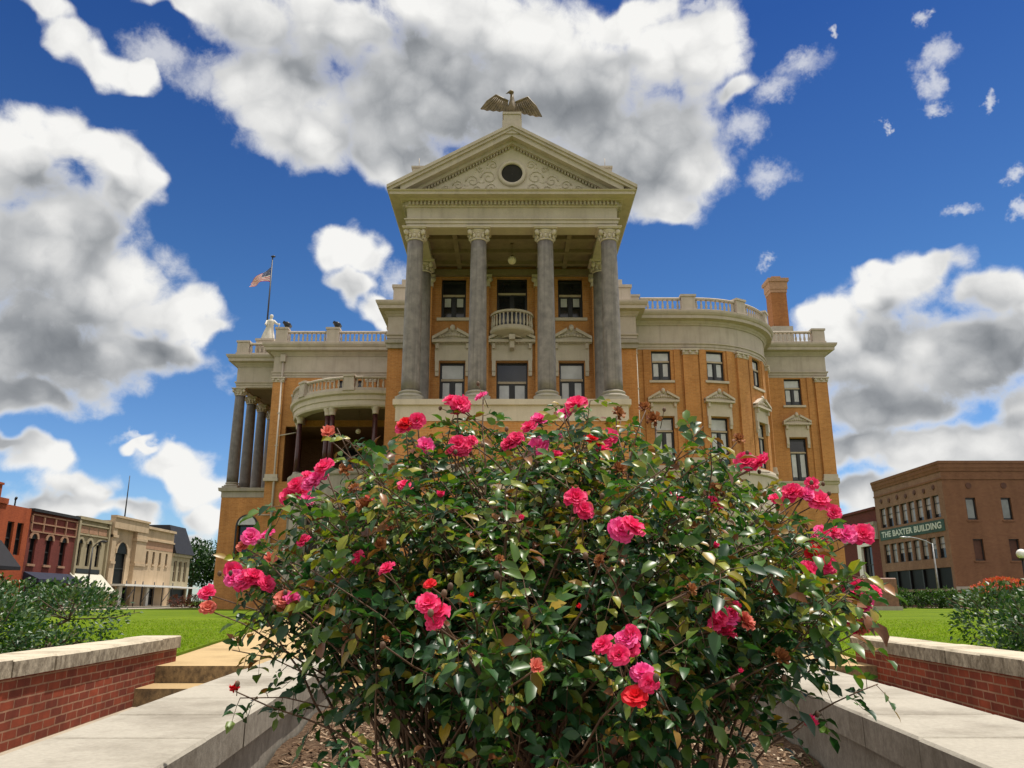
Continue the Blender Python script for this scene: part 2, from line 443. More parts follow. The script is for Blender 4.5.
# ------------------------------------------------------------------ courthouse
CH = thing("courthouse", "orange brick courthouse with cream stone trim and a tall grey columned portico", "courthouse", (0, 0, 0))
GZ = -.62
FLOOR = 8.86
# window prototypes: origin at the opening's bottom centre on the wall face, looking to -y
def window_proto(w, h, transom=.30, blind=1.0, sill=True, top_blind=True, rev=.30):
    fr = MB(); y0, y1 = rev - .09, rev
    t = .075
    fr.box(-w / 2, -w / 2 + t, y0, y1, 0, h); fr.box(w / 2 - t, w / 2, y0, y1, 0, h)
    fr.box(-w / 2 + t, w / 2 - t, y0, y1, h - t, h); fr.box(-w / 2 + t, w / 2 - t, y0, y1, 0, t)
    zt = h * (1 - transom)
    fr.box(-.075, .075, y0 - .01, y1, t, zt - .10)
    for sx in (-1, 1):                                        # casement sashes
        a, b = (.075, w / 2 - t) if sx > 0 else (-w / 2 + t, -.075)
        for q0, q1 in ((a, a + .05), (b - .05, b)): fr.box(q0, q1, y0 + .025, y1 - .01, t, zt - .10)
        fr.box(a + .05, b - .05, y0 + .025, y1 - .01, t, t + .06); fr.box(a + .05, b - .05, y0 + .025, y1 - .01, zt - .16, zt - .10)
    f = fr.build("window", DARKF)
    bar = MB(); bar.box(-w / 2 + t, w / 2 - t, y0 - .03, y1, zt - .10, zt + .02); bar.build("transom_bar", BEIGEF, f)
    g = MB(); g.box(-w / 2 + .01, w / 2 - .01, y1 + .002, y1 + .03, .01, h - .01); g.build("pane", GLASS, f)
    bl = MB()
    if blind > 0:
        zb = t + .06 + (zt - .16 - t - .06) * (1 - blind)
        for sx in (-1, 1):
            a, b = (.125, w / 2 - t - .05) if sx > 0 else (-w / 2 + t + .05, -.125)
            bl.box(a + .04, b - .04, y1 - .012, y1 + .0, zb, zt - .17)
    if top_blind: bl.box(-w / 2 + t + .04, w / 2 - t - .04, y1 - .012, y1, zt + .06, h - t - .05)
    if bl.v: bl.build("blind", BLIND, f)
    if sill:
        sl = MB(); sl.box(-w / 2 - .22, w / 2 + .22, -.12, .02, -.17, -.002); sl.build("sill", STONE_P, f)
    return f
def hood_proto(w, bracket=True):
    """carved stone hood: lintel panel, bracketed cornice and a small pediment with a scroll"""
    h = MB(); W = w / 2 + .26
    h.box(-W, W, -.14, .03, .06, .95)
    h.box(-W - .04, W + .04, -.19, .03, .95, 1.03)
    h.box(-W - .16, W + .16, -.40, .03, 1.03, 1.18)
    for sx in (-1, 1):
        h.box(sx * (W - .12) - .10, sx * (W - .12) + .10, -.2, .03, -.55, .06)
        h.box(sx * (W - .12) - .08, sx * (W - .12) + .08, -.30, .03, .70, 1.0)
        h.prism([(sx * (W - .12) - .09, -.80), (sx * (W - .12) + .09, -.80), (sx * (W - .12) + .10, -.55), (sx * (W - .12) - .10, -.55)], -.14, .03)
    for k in range(13):
        x = -W + .06 + k * (2 * W - .12) / 12; h.box(x - .035, x + .035, -.30, -.1, .97, 1.028)
    a = W + .16
    h.prism([(-a, 1.18), (a, 1.18), (a, 1.26), (0, 1.92), (-a, 1.26)], -.22, .03)
    for sx in (-1, 1):                                        # raking mouldings
        p = [(sx * a, 1.18), (sx * a, 1.34), (sx * .24, 1.84), (sx * .24, 1.66)]
        h.prism(p if sx < 0 else p, -.42, .0)
    for k in range(9):                                        # carved scrolls
        x = (k - 4) * .17; hh = .30 * (1 - abs(k - 4) / 6)
        h.ball((x, -.25, 1.34 + hh * .45), .11, 8, 5, (1, .7, .6 + hh * 1.6))
    h.ball((0, -.28, 1.86), .15, 8, 6, (1, .8, 1.3))
    return h.build("window_hood", STONE_P)

LO0, LO1 = 9.15, 12.45          # lower windows
UP0, UP1 = 15.12, 17.33         # upper windows
WW = 1.36
w_lo = window_proto(WW, LO1 - LO0, .28, 1.0, False, True)
w_up = window_proto(WW, UP1 - UP0, .33, .8, True, True)
w_up_dark = window_proto(WW, UP1 - UP0, .36, .45, True, False)
w_lo_dark = window_proto(WW, LO1 - LO0, .30, .9, False, False)
w_dr_lo = window_proto(1.68, 12.45 - 8.9, .30, .85, False, False)
w_dr_up = window_proto(1.68, 17.33 - 14.1, .26, 0, False, False)
hood = hood_proto(WW)
hood_c = hood_proto(1.68)
USED = set()
def place(proto, loc, rz=0):
    if proto.name in USED: o = dup(proto, CH)
    else: o = proto; USED.add(proto.name); o.parent = CH
    o.location = loc; o.rotation_euler = (0, 0, rz); return o

# --- portico -----------------------------------------------------
PY = 36.0; PX = (-4.73, -1.63, 1.63, 4.73); PW = 41.4
plat = MB()
plat.box(-5.42, 5.42, 35.25, 40.9, 8.60, FLOOR)
plat.box(-5.30, 5.30, 35.37, 40.9, 7.86, 8.60)
plat.build("portico_platform", STONE_P, CH)
pb = MB(); P_, l_ = straight((-5.24, 35.43), (5.24, 35.43))
wall(pb, P_, 0, l_, GZ - .2, 7.86, [(4.04, 6.44, .36, 4.2), (1.0, 2.4, 2.2, 4.4), (8.08, 9.48, 2.2, 4.4)], 50, .6)
P_, l_ = straight((5.24, 35.43), (5.24, 53)); wall(pb, P_, 0, l_, GZ - .2, 7.86)
P_, l_ = straight((-5.24, 53), (-5.24, 35.43)); wall(pb, P_, 0, l_, GZ - .2, 7.86)
pb.build("portico_basement_wall", BRICK, CH)
for x in (-3.54, 3.54): place(window_proto(1.4, 2.2, .3, .7, True, True, .55), (x, 35.43, 2.2))
place(window_proto(2.4, 4.2 - .36, .28, 0, False, False, .55), (0, 35.43, .36))
pt_ = MB(); pt_.box(-1.55, -1.2, 35.25, 35.6, GZ, 4.2); pt_.box(1.2, 1.55, 35.25, 35.6, GZ, 4.2); pt_.box(-1.7, 1.7, 35.2, 35.6, 4.2, 4.75); pt_.box(-1.85, 1.85, 35.1, 35.6, 4.75, 4.95)
pt_.build("door_surround", STONE_P, CH)
pt_ = MB()
for z0, z1, o in ((GZ - .1, .35, .12), (5.55, 5.9, .08)): pt_.sweep([(-5.24, 53), (-5.24, 35.43), (5.24, 35.43), (5.24, 53)], [(-.1, z0), (o, z0), (o, z1 - .06), (o - .05, z1), (-.1, z1)])
pt_.build("basement_course", STONE_G, CH)
# columns
def column_proto(mat, r0=.435, r1=.375, H=8.7):
    sh = MB(); prof = []
    for i in range(15):
        t = i / 14; r = r0 + (r1 - r0) * (t ** 1.7); prof.append((r, .52 + (H - .52 - .62) * t))
    sh.lathe(prof, (0, 0, 0), 28)
    s = sh.build("column", mat)
    b = MB(); b.box(-.62, .62, -.62, .62, 0, .16)
    b.lathe([(.60, .16), (.64, .20), (.64, .27), (.59, .31), (.50, .33), (.48, .38), (.53, .41), (.55, .45), (.52, .49), (.455, .52)], (0, 0, 0), 28)
    b.build("column_base", STONE_G, s)
    c = MB(); z = H - .62
    c.lathe([(r1 + .01, z), (r1 + .05, z + .02), (r1 + .05, z + .06), (r1, z + .08), (r1 + .02, z + .3), (r1 + .12, z + .44), (r1 + .15, z + .5)], (0, 0, 0), 24)
    for k in range(12):                                   # acanthus leaves
        a = 2 * pi * k / 12
        c.ball((cos(a) * (r1 + .05), sin(a) * (r1 + .05), z + .22), .075, 7, 5, (1, 1, 1.7))
        c.ball((cos(a) * (r1 + .11), sin(a) * (r1 + .11), z + .33), .05, 6, 4)
    for k in range(4):                                    # corner volutes
        a = pi / 4 + k * pi / 2; M = Matrix.Translation((cos(a) * (r1 + .17), sin(a) * (r1 + .17), z + .38)) @ Matrix.Rotation(a, 4, 'Z') @ Matrix.Rotation(pi / 2, 4, 'X')
        c.lathe([(.05, -.07), (.15, -.06), (.15, .06), (.05, .07)], (0, 0, 0), 14, True, M)
    c.box(-.56, .56, -.56, .56, z + .52, z + .57); c.box(-.60, .60, -.60, .60, z + .57, z + .62)
    c.build("column_capital", STONE_P, s)
    return s
col0 = column_proto(GRANITE)
col1 = None
for k, x in enumerate(PX):
    place(col0, (x, PY, FLOOR))
for x in (PX[0], PX[3]): place(col0, (x, 39.9, FLOOR))
# entablature of the portico, three sides
ET = 17.56
path = [(-5.13, 53), (-5.13, 35.58), (5.13, 35.58), (5.13, 53)]
en = MB()
en.sweep(path, [(-.85, ET), (-.0, ET), (.0, ET + .19), (.05, ET + .19), (.05, ET + .36), (.12, ET + .36), (.12, ET + .43), (0, ET + .43), (0, 18.60), (-.85, 18.60)])
en.build("portico_entablature", STONE, CH)
dn = MB()
dn.sweep(path, [(-.3, 18.60), (.06, 18.60), (.10, 18.66), (.10, 18.88), (-.3, 18.88)])
x = -5.05
while x < 5.1:
    dn.box(x, x + .10, 35.36, 35.50, 18.68, 18.875); x += .19
y = 35.6
while y < 41:
    dn.box(-5.37, -5.23, y, y + .1, 18.68, 18.875); dn.box(5.23, 5.37, y, y + .1, 18.68, 18.875); y += .19
dn.build("dentil_band", STONE, CH)
cn = MB()
cn.sweep(path, [(-.3, 18.882), (.28, 18.882), (.34, 18.93), (.78, 18.93), (.79, 19.06), (.86, 19.09), (.90, 19.14), (-.3, 19.14)])
cn.build("portico_cornice", STONE, CH)
# pediment
ex, ez, az = 5.93, 19.142, 22.72
tp = MB(); tp.prism([(-5.1, 19.142), (5.1, 19.142), (0, 22.1)], 35.52, 35.9); tp.build("tympanum", STONE_P, CH)
rk = MB(); rk2 = MB()
for sx in (-1, 1):
    def rk_poly(zt, zb, x1):
        p = [(0, az + zt), (0, az + zb), (sx * x1, az + zb - .56 * x1), (sx * x1, az + zt - .56 * x1)]
        return p if sx < 0 else p[::-1]
    rk.prism(rk_poly(.0, -.17, 6.03), 34.62, 53)
    rk.prism(rk_poly(-.172, -.32, 5.95), 34.70, 36.2)
    rk.prism(rk_poly(-.322, -.60, 5.80 if False else 5.4), 34.82, 36.2)
    rk2.prism(rk_poly(-.602, -.78, 4.9), 35.22, 36.0)
    k = 0.12
    while k < 4.75:
        zc = az - .78 - .56 * k
        rk2.prism([(sx * k, zc), (sx * (k + .075), zc - .042), (sx * (k + .075), zc - .042 - .12), (sx * k, zc - .12)] if sx > 0 else
                  [(sx * (k + .075), zc - .042), (sx * k, zc), (sx * k, zc - .12), (sx * (k + .075), zc - .042 - .12)], 35.36, 35.53)
        k += .145
rk.build("raking_cornice", STONE, CH); rk2.build("raking_dentils", STONE, CH)
oc = MB(); Mo = Matrix.Translation((0, 35.52, 20.42)) @ Matrix.Rotation(pi / 2, 4, 'X')
oc.lathe([(.52, -.05), (.52, .10), (.60, .14), (.70, .10), (.72, .0), (.72, -.05)], (0, 0, 0), 36, True, Mo, False)
oc_o = oc.build("round_window", STONE_P, CH)
og = MB(); og.lathe([(.01, .015), (.53, .015)], (0, 0, 0), 36, False, Mo, False); og.build("dark_opening", INSIDE, oc_o)
for sx in (-1, 1):                                        # carved scrolls in the tympanum
    cv = MB(); cv.prism([(-4.3, 19.143), (-.8, 19.143), (-.8, 19.36)] if sx < 0 else [(.8, 19.143), (4.3, 19.143), (.8, 19.36)], 35.49, 35.53)
    for (x0, z0, r) in ((1.15, 20.2, .40), (1.95, 20.0, .34), (2.65, 19.78, .27), (3.25, 19.58, .2), (1.0, 19.6, .3), (1.7, 19.52, .24), (2.35, 19.45, .2), (.95, 20.9, .26), (1.6, 20.62, .18), (3.8, 19.4, .14)):
        pts = []
        for i in range(15):
            a = i * .62; rr = r * (1 - i / 17); pts.append((sx * (x0 + rr * cos(a)), 35.50, z0 + rr * sin(a)))
        cv.tube(pts, [.034 - .0013 * i for i in range(15)], 5)
        cv.ball((sx * (x0 + r * .9), 35.52, z0 - r * .6), r * .3, 7, 5, (1.4, .2, .6))
    cv.build("tympanum_carving", STONE_P, CH)
for sx in (-1, 1):
    ac = MB(); ac.box(sx * 4.5 - .38, sx * 4.5 + .38, 35.1, 36.0, 19.9, 20.50); ac.box(sx * 4.5 - .43, sx * 4.5 + .43, 35.05, 36.07, 20.50, 20.60)
    ac.tube([(sx * 4.6, 35.4, 20.58), (sx * 4.6, 35.4, 21.2)], .015, 4)
    ac.build("acroterion_block", STONE, CH)
pd = MB(); pd.box(-.48, .48, 34.75, 35.7, 22.2, 22.95); pd.box(-.42, .42, 34.8, 35.65, 22.95, 23.3); pd.box(-.47, .47, 34.75, 35.7, 23.3, 23.42)
pd.build("apex_pedestal", STONE, CH)
# ceiling, back wall
ce = MB(); ce.box(-4.3, 4.3, 36.4, 41.4, 17.98, 18.1)
for y in (37.4, 39.0, 40.5): ce.box(-4.28, 4.28, y, y + .28, 17.78, 17.98)
for x in (-2.9, -1.45, 1.45, 2.9): ce.box(x - .12, x + .12, 36.42, 41.38, 17.80, 17.978)
ce.box(-4.3, 4.3, 41.15, 41.398, 17.40, 17.76)
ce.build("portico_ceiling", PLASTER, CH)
bw = MB(); P_, l_ = straight((-5.13, PW), (5.13, PW))
holes = []
for x in (-3.22, 3.22): holes += [(x + 5.13 - WW / 2, x + 5.13 + WW / 2, LO0, LO1), (x + 5.13 - WW / 2, x + 5.13 + WW / 2, UP0 - .15, UP1)]
holes += [(5.13 - .84, 5.13 + .84, 8.9, LO1), (5.13 - .84, 5.13 + .84, 14.1, UP1)]
wall(bw, P_, 0, l_, FLOOR, 18.1, holes, 50, .32)
bw.box(-5.13, -5.11, 41.42, 53, 8, 18.5); bw.box(5.11, 5.13, 41.42, 53, 8, 18.5)
bw.build("portico_back_wall", BRICK, CH)
for x in (-3.22, 3.22):
    place(w_lo, (x, PW, LO0)); place(w_up_dark, (x, PW, UP0 - .15)); place(hood, (x, PW, LO1))
place(w_dr_lo, (0, PW, 8.9)); place(w_dr_up, (0, PW, 14.1)); place(hood_c, (0, PW, LO1))
for x in (-1.62, 1.62, -4.75, 4.75):                     # pilasters on the back wall
    p = MB(); p.box(x - .36, x + .36, PW - .22, PW, FLOOR, 16.75); p.build("pilaster", BRICK, CH)
    p = MB(); p.box(x - .42, x + .42, PW - .28, PW, 16.75, 16.85); p.box(x - .40, x + .40, PW - .27, PW, 16.85, 17.25); p.box(x - .52, x + .52, PW - .40, PW, 17.25, 17.396)
    for sx in (-1, 1): p.ball((x + sx * .40, PW - .3, 17.12), .16, 9, 6)
    p.build("pilaster_capital", STONE_P, CH)
# curved balcony in the middle
bc = MB(); R = 1.16
pth = arc(0, PW, R, -88, 88, 18)
bc.sweep(pth, [(-.15, 14.0), (-.75, 13.72), (-.7, 13.72), (.0, 13.95), (.06, 14.02), (.06, 14.14), (-.15, 14.14)])
bc.slab([(-R, PW)] + arc(0, PW, R - .02, -88, 88, 18) + [(R, PW)], 14.0, 14.12)
bc.slab([(-.65, PW)] + arc(0, PW, .62, -88, 88, 12) + [(.65, PW)], 13.72, 14.0)
bc.sweep(pth, [(-.16, 14.96), (.03, 14.96), (.03, 15.08), (-.16, 15.08)])
bc.sweep(pth, [(-.14, 14.14), (.0, 14.14), (.0, 14.24), (-.14, 14.24)])
for k in range(15):
    a = radians(-84 + k * 12); c = (sin(a) * (R - .07), PW - cos(a) * (R - .07), 14.22)
    bc.lathe([(.05, 0), (.035, .05), (.075, .22), (.05, .42), (.035, .6), (.055, .74)], c, 7)
bc.box(-.16, .16, PW - 1.0, PW, 13.45, 13.72); bc.box(-.13, .13, PW - .75, PW, 13.05, 13.45)
bc.build("entrance_balcony", STONE_P, CH)

# --- main block --------------------------------------------------
CT = 20.15
YW = 62.3                       # face of the set-back wings
bayc = (13.2, 61.5); bayr = 6.7
# entablature + cornice runs: (path, is it the full section?)
arcR = arc(bayc[0], bayc[1], bayr, 0, 90, 22)
MAIN = [(-24.6 + 1.3, 92), (-23.3, 65.4), (-19.3, 65.4), (-19.3, YW), (-8.6, YW), (-8.6, 52.8), (8.6, 52.8), (8.6, 54.8)] + arcR + [(19.9, YW), (25.4, YW), (25.4, 92)]
ent_prof = [(-.5, 17.42), (.03, 17.42), (.03, 17.60), (.08, 17.60), (.08, 17.80), (.16, 17.82), (.16, 17.92), (.04, 17.95), (.04, 19.22), (-.5, 19.22)]
e = MB(); e.sweep(MAIN, ent_prof); e.build("entablature", STONE, CH)
cor_prof = [(-.5, 19.223), (.10, 19.223), (.16, 19.33), (.24, 19.40), (.30, 19.52), (.66, 19.60), (.68, 19.82), (.76, 19.88), (.84, 20.02), (.86, 20.15), (-.5, 20.15)]
e = MB(); e.sweep(MAIN, cor_prof); e.build("cornice", STONE, CH)
# roof
rf = MB(); rf.slab(offset(MAIN, -.45), 19.9, 20.12); rf.build("roof", ROOFM, CH)
hr = MB()
for (x0, x1, y0, y1, z, ix) in ((13.5, 24.6, 64.5, 90, 23.2, 4.5), (-22.4, -9, 69.5, 90, 23.2, 4.5)):
    hr.add([(x0, y0, 20.12), (x1, y0, 20.12), (x1, y1, 20.12), (x0, y1, 20.12), (x0 + ix, y0 + ix, z), (x1 - ix, y0 + ix, z), (x1 - ix, y1 - ix, z), (x0 + ix, y1 - ix, z)],
           [(0, 1, 5, 4), (1, 2, 6, 5), (2, 3, 7, 6), (3, 0, 4, 7), (4, 5, 6, 7)])
hr.build("hip_roof", ROOFM, CH)
# walls
WZ0 = 9.02
BP = bow(bayc[0], bayc[1], bayr)
for prs in ((((-8.6, YW), (-8.6, 52.8)), ((-8.6, 52.8), (-5.0, 52.8))), (((5.0, 52.8), (8.6, 52.8)), ((8.6, 52.8), (8.6, 54.8)))):
    fw = MB()                                               # flank fronts either side of the portico
    for a, b in prs: P_, l_ = straight(a, b); wall(fw, P_, 0, l_, GZ - .2, 17.42)
    fw.build("flank_wall", BRICK, CH)
for x0, x1 in ((-8.68, -7.3), (7.3, 8.68)):
    fq = MB(); fq.box(x0, x1, 52.62, 52.79, 16.85, 17.415); fq.box(x0 - .08, x1 + .08, 52.5, 52.79, 17.2, 17.416); fq.build("flank_capital", STONE_G, CH); fq = MB()
    fq.box(x0 - .1, x1 + .1, 52.4, 52.79, 8.1, 9.0); fq.box(x0 - .18, x1 + .18, 52.3, 52.79, 9.0, 9.25)
    fq.box(x0, x1, 52.6, 52.79, 9.25, 9.6); fq.build("flank_base", STONE_G, CH)
# right bowed bay: straight part X 8.6..13.2 then quarter circle
def bay_P(s):
    if s < 4.6: return (8.6 + s, 54.8, 0, -1)
    return BP(s - 4.6)
arcl = bayr * pi / 2
bw2 = MB()
win_s = (2.05, 4.6 + bayr * radians(12), 4.6 + bayr * radians(47.5))
holes = []
for s in win_s: holes += [(s - WW / 2, s + WW / 2, LO0, LO1), (s - WW / 2, s + WW / 2, UP0, UP1)]
wall(bw2, bay_P, 0, 4.6 + arcl, WZ0, 17.42, holes, .45, .34)
P_, l_ = straight((19.9, 61.5), (19.9, YW)); wall(bw2, P_, 0, l_, GZ, 17.42)
bw2.build("bay_wall", BRICK, CH)
sb = MB()
wall(sb, bay_P, 0, 4.6 + arcl, GZ - .2, WZ0, [(1.4, 2.7, 2.2, 5), (5.4, 6.7, 2.2, 5), (9.5, 10.8, 2.2, 5)], .45, .4, .14)
sb.sweep([(8.6, 54.8)] + arcR, [(0, 8.55), (.22, 8.55), (.30, 8.62), (.30, 8.80), (.22, 8.84), (.18, WZ0), (0, WZ0)])
sb.sweep([(8.6, 54.8)] + arcR, [(0, 5.6), (.24, 5.6), (.24, 5.9), (0, 5.9)])
sb.build("bay_base", STONE_P, CH)
for s in win_s:
    x, y, nx, ny = bay_P(s); rz = atan2(nx, -ny)
    place(w_lo, (x, y, LO0), rz); place(w_up, (x, y, UP0), rz); place(hood, (x, y, LO1), rz)
pil_s = (4.12, 4.6 + bayr * radians(31), 4.6 + bayr * radians(71))
def pilaster(P, s, w, z1=17.0, z0=9.55, n=3):
    p = MB(); curved_box(p, P, s - w / 2, s + w / 2, z0, z1, -.02, .20, n); p.build("pilaster", BRICK, CH)
    c = MB(); curved_box(c, P, s - w / 2 - .04, s + w / 2 + .04, z1, z1 + .06, -.02, .25, n); curved_box(c, P, s - w / 2 - .01, s + w / 2 + .01, z1 + .06, z1 + .30, -.02, .23, n)
    curved_box(c, P, s - w / 2 - .12, s + w / 2 + .12, z1 + .30, z1 + .416, -.02, .34, n)
    for k in (-1, 0, 1):
        x, y, nx, ny = P(s + k * w * .45); c.ball((x + nx * .24, y + ny * .24, z1 + .18), .13, 7, 5)
    c.build("pilaster_capital", STONE_P, CH)
    b = MB(); curved_box(b, P, s - w / 2 - .12, s + w / 2 + .12, z0 - .53, z0 - .3, -.02, .32, n); curved_box(b, P, s - w / 2 - .05, s + w / 2 + .05, z0 - .3, z0, -.02, .26, n)
    b.build("pilaster_base", STONE_P, CH)
for s in pil_s: pilaster(bay_P, s, 1.05)
for s in (2.05, 6.05, 10.15):
    x, y, nx, ny = bay_P(s); place(window_proto(1.3, 2.8, .3, .6, False, True), (x + nx * .12, y + ny * .12, 2.2), atan2(nx, -ny))
# thin brick strips beside the openings
st = MB()
for s in (1.0, 3.2, 5.0, 7.1, 9.2, 11.2): curved_box(st, bay_P, s - .22, s + .22, 9.05, 17.41, -.02, .09, 2)
st.build("wall_strip", BRICK, CH)
# right wing
wg = MB(); P_, l_ = straight((19.9, YW), (25.4, YW)); hx = 22.62 - 19.9
wall(wg, P_, 0, l_, 9.0, 17.42, [(hx - WW / 2, hx + WW / 2, LO0 - .1, LO1), (hx - WW / 2, hx + WW / 2, UP0, UP1)], 50, .34)
P2, l2 = straight((25.4, YW), (25.4, 92)); wall(wg, P2, 0, l2, 9.0, 17.42)
wall(wg, P_, 0, l_, GZ - .2, 8.1); wall(wg, P2, 0, l2, GZ - .2, 8.1)
wg.build("wing_wall", BRICK, CH)
bd = MB(); bd.sweep([(19.9, YW), (25.4, YW), (25.4, 92)], [(-.2, 8.1), (.05, 8.1), (.05, 8.75), (.12, 8.80), (.16, 8.9), (.16, 9.02), (-.2, 9.02)]); bd.build("wing_band", STONE_P, CH)
place(w_lo_dark, (22.62, YW, LO0 - .1)); place(w_up, (22.62, YW, UP0)); place(hood, (22.62, YW, LO1))
pilaster(P_, l_ - .52, 1.0)
st = MB(); st.box(19.95, 20.5, YW - .09, YW, 9.05, 17.41); st.box(23.75, 24.2, YW - .09, YW, 9.05, 17.41); st.build("wall_strip", BRICK, CH)
cx, cy = 23.45, 66.5                                        # chimney
c = MB(); c.box(cx - .68, cx + .68, cy - .68, cy + .68, 20.1, 26.2); ch_o = c.build("chimney", BRICK_C, CH)
c = MB(); c.box(cx - .9, cx + .9, cy - .9, cy + .9, 20.1, 23.0); c.build("chimney_base", STONE_G, ch_o)
c = MB(); c.box(cx - .73, cx + .73, cy - .73, cy + .73, 26.2, 26.5); c.box(cx - .79, cx + .79, cy - .79, cy + .79, 26.5, 27.2); c.box(cx - .92, cx + .92, cy - .92, cy + .92, 27.2, 27.5)
c.box(cx - .4, cx + .4, cy - .4, cy + .4, 27.5, 27.85); c.build("chimney_cap", PINKW, ch_o)
# balustrades
def balustrade(path, z=CT, h=1.12, posts=True, step=.33, name="balustrade"):
    """rails follow the plan path (right of travel is out)"""
    m = MB()
    m.sweep(path, [(-.16, z + .02), (.16, z + .02), (.16, z + .24), (-.16, z + .24)])
    m.sweep(path, [(-.15, z + h - .16), (.15, z + h - .16), (.18, z + h - .06), (.14, z + h), (-.14, z + h), (-.18, z + h - .06)])
    cum = [0]
    for a, b in zip(path, path[1:]): cum.append(cum[-1] + math.dist(a, b))
    n = max(2, int(cum[-1] / step))
    for i in range(n):
        d = (i + .5) * cum[-1] / n
        for k in range(len(path) - 1):
            if cum[k] <= d <= cum[k + 1]:
                t = (d - cum[k]) / (cum[k + 1] - cum[k]); x = path[k][0] + (path[k + 1][0] - path[k][0]) * t; y = path[k][1] + (path[k + 1][1] - path[k][1]) * t
                m.lathe([(.085, z + .24), (.05, z + .30), (.105, z + .46), (.06, z + .72), (.05, z + h - .24), (.085, z + h - .16)], (x, y, 0), 7); break
    return m.build(name, STONE, CH)
def pedestal(x, y, rz=0, w=.85, z=CT, h=1.3, name="balustrade_pedestal"):
    m = MB(); M = Matrix.Translation((x, y, z)) @ Matrix.Rotation(rz, 4, 'Z')
    m.box(-w / 2, w / 2, -.3, .3, 0, h - .16, M); m.box(-w / 2 - .07, w / 2 + .07, -.37, .37, h - .16, h, M); m.box(-w / 2 - .06, w / 2 + .06, -.36, .36, .0, .22, M)
    return m.build(name, STONE, CH)
boff = .25
pr = [(9.3, 54.8 - boff), (12.2, 54.8 - boff)]; balustrade(pr)
a1 = arc(bayc[0], bayc[1], bayr + boff, 3, 27, 8); balustrade([(13.2, 54.8 - boff)] + a1)
balustrade(arc(bayc[0], bayc[1], bayr + boff, 33, 58, 8)); balustrade(arc(bayc[0], bayc[1], bayr + boff, 64, 90, 8))
pedestal(12.75, 54.8 - boff, 0, 1.0); pedestal(8.75, 54.6, 0, .9)
for a in (30, 61):
    q = arc(bayc[0], bayc[1], bayr + boff, a, a, 1)[0]; pedestal(q[0], q[1], radians(a))
balustrade([(20.2, YW - boff), (24.4, YW - boff)]); pedestal(24.95, YW - .2, 0, 1.0); balustrade([(25.6, YW + .4), (25.6, 80)])
# flank attic posts
for sx in (-1, 1):
    m = MB(); m.box(sx * 7.6 - .75, sx * 7.6 + .75, 52.7, 54.1, CT, 21.35); m.box(sx * 7.6 - .85, sx * 7.6 + .85, 52.6, 54.2, 21.35, 21.55)
    m.box(sx * 7.3 - .5, sx * 7.3 + .5, 52.8, 53.8, 21.55, 22.0); m.build("attic_block", STONE, CH)
# left: recessed wall with a bowed balcony over an open porch
rw = MB(); P_, l_ = straight((-19.3, YW), (-8.6, YW))
wall(rw, P_, 0, l_, GZ - .2, 17.42, [(5.3, 7.3, 14.7, 17.2)], 50, .35) if False else wall(rw, P_, 0, l_, GZ - .2, 17.42, [(5.3, 7.3, 14.7, 17.2), (1.3, 10.3, 9.0, 13.4)], 50, .35)
P2, l2 = straight((-19.3, 65.4), (-19.3, YW)); wall(rw, P2, 0, l2, GZ - .2, 17.42)
rw.build("recessed_wall", BRICK, CH)
place(window_proto(2.0, 2.5, .3, 0, False, False), (-19.3 + 6.3, YW, 14.7))
pr_ = MB(); PB = YW + 5.2                                   # deep porch behind the columns
pr_.add([(-18.0, YW + .3, 9), (-9.0, YW + .3, 9), (-9.0, PB, 9), (-18.0, PB, 9)], [(0, 1, 2, 3)]); pr_.add([(-18.0, YW + .3, 13.4), (-9.0, YW + .3, 13.4), (-9.0, PB, 13.4), (-18.0, PB, 13.4)], [(0, 3, 2, 1)])
pr_.add([(-18.0, YW + .3, 9), (-18.0, PB, 9), (-18.0, PB, 13.4), (-18.0, YW + .3, 13.4)], [(0, 1, 2, 3)]); pr_.add([(-9.0, YW + .3, 9), (-9.0, PB, 9), (-9.0, PB, 13.4), (-9.0, YW + .3, 13.4)], [(0, 3, 2, 1)])
P2, l2 = straight((-18.0, PB), (-9.0, PB)); wall(pr_, P2, 0, l2, 9, 13.4, [(3.2, 5.0, 9.0, 12.6)], 50, .3)
pr_.build("porch_recess", BRICK_B, CH)  # browner brick than the walls puts the porch's shade into its colour
place(window_proto(1.8, 3.6, .3, 0, False, False), (-18.0 + 4.1, PB, 9.0))
for s in (5.3 - .75, 7.3 + .65): pilaster(P_, s, .8, 17.0, 15.2)
pilaster(P_, .5, .9)
BC = (-10.7, YW); BR = 6.45
barc = arc(BC[0], BC[1], BR, -90, 14, 26)
ba = MB()
ba.sweep(barc, [(-.7, 13.5), (-.02, 13.5), (.04, 13.62), (.04, 13.95), (.12, 14.0), (.12, 14.32), (.3, 14.42), (.34, 14.62), (-.7, 14.62)])
ba.build("balcony_apron", STONE_P, CH)
bf = MB(); bf.slab(arc(BC[0], BC[1], BR - .6, -90, 14, 26) + [(-8.6, YW)], 13.9, 14.6); bf.build("balcony_floor", PLASTER, CH)
balustrade(arc(BC[0], BC[1], BR + .05, -84, -50, 8), 14.62, 1.1, name="balcony_balustrade"); balustrade(arc(BC[0], BC[1], BR + .05, -44, -12, 8), 14.62, 1.1, name="balcony_balustrade"); balustrade(arc(BC[0], BC[1], BR + .05, -6, 14, 6), 14.62, 1.1, name="balcony_balustrade")
for a in (-87, -47, -9):
    q = arc(BC[0], BC[1], BR + .05, a, a, 1)[0]; pedestal(q[0], q[1], radians(a), .75, 14.62, 1.2, "balcony_pedestal")
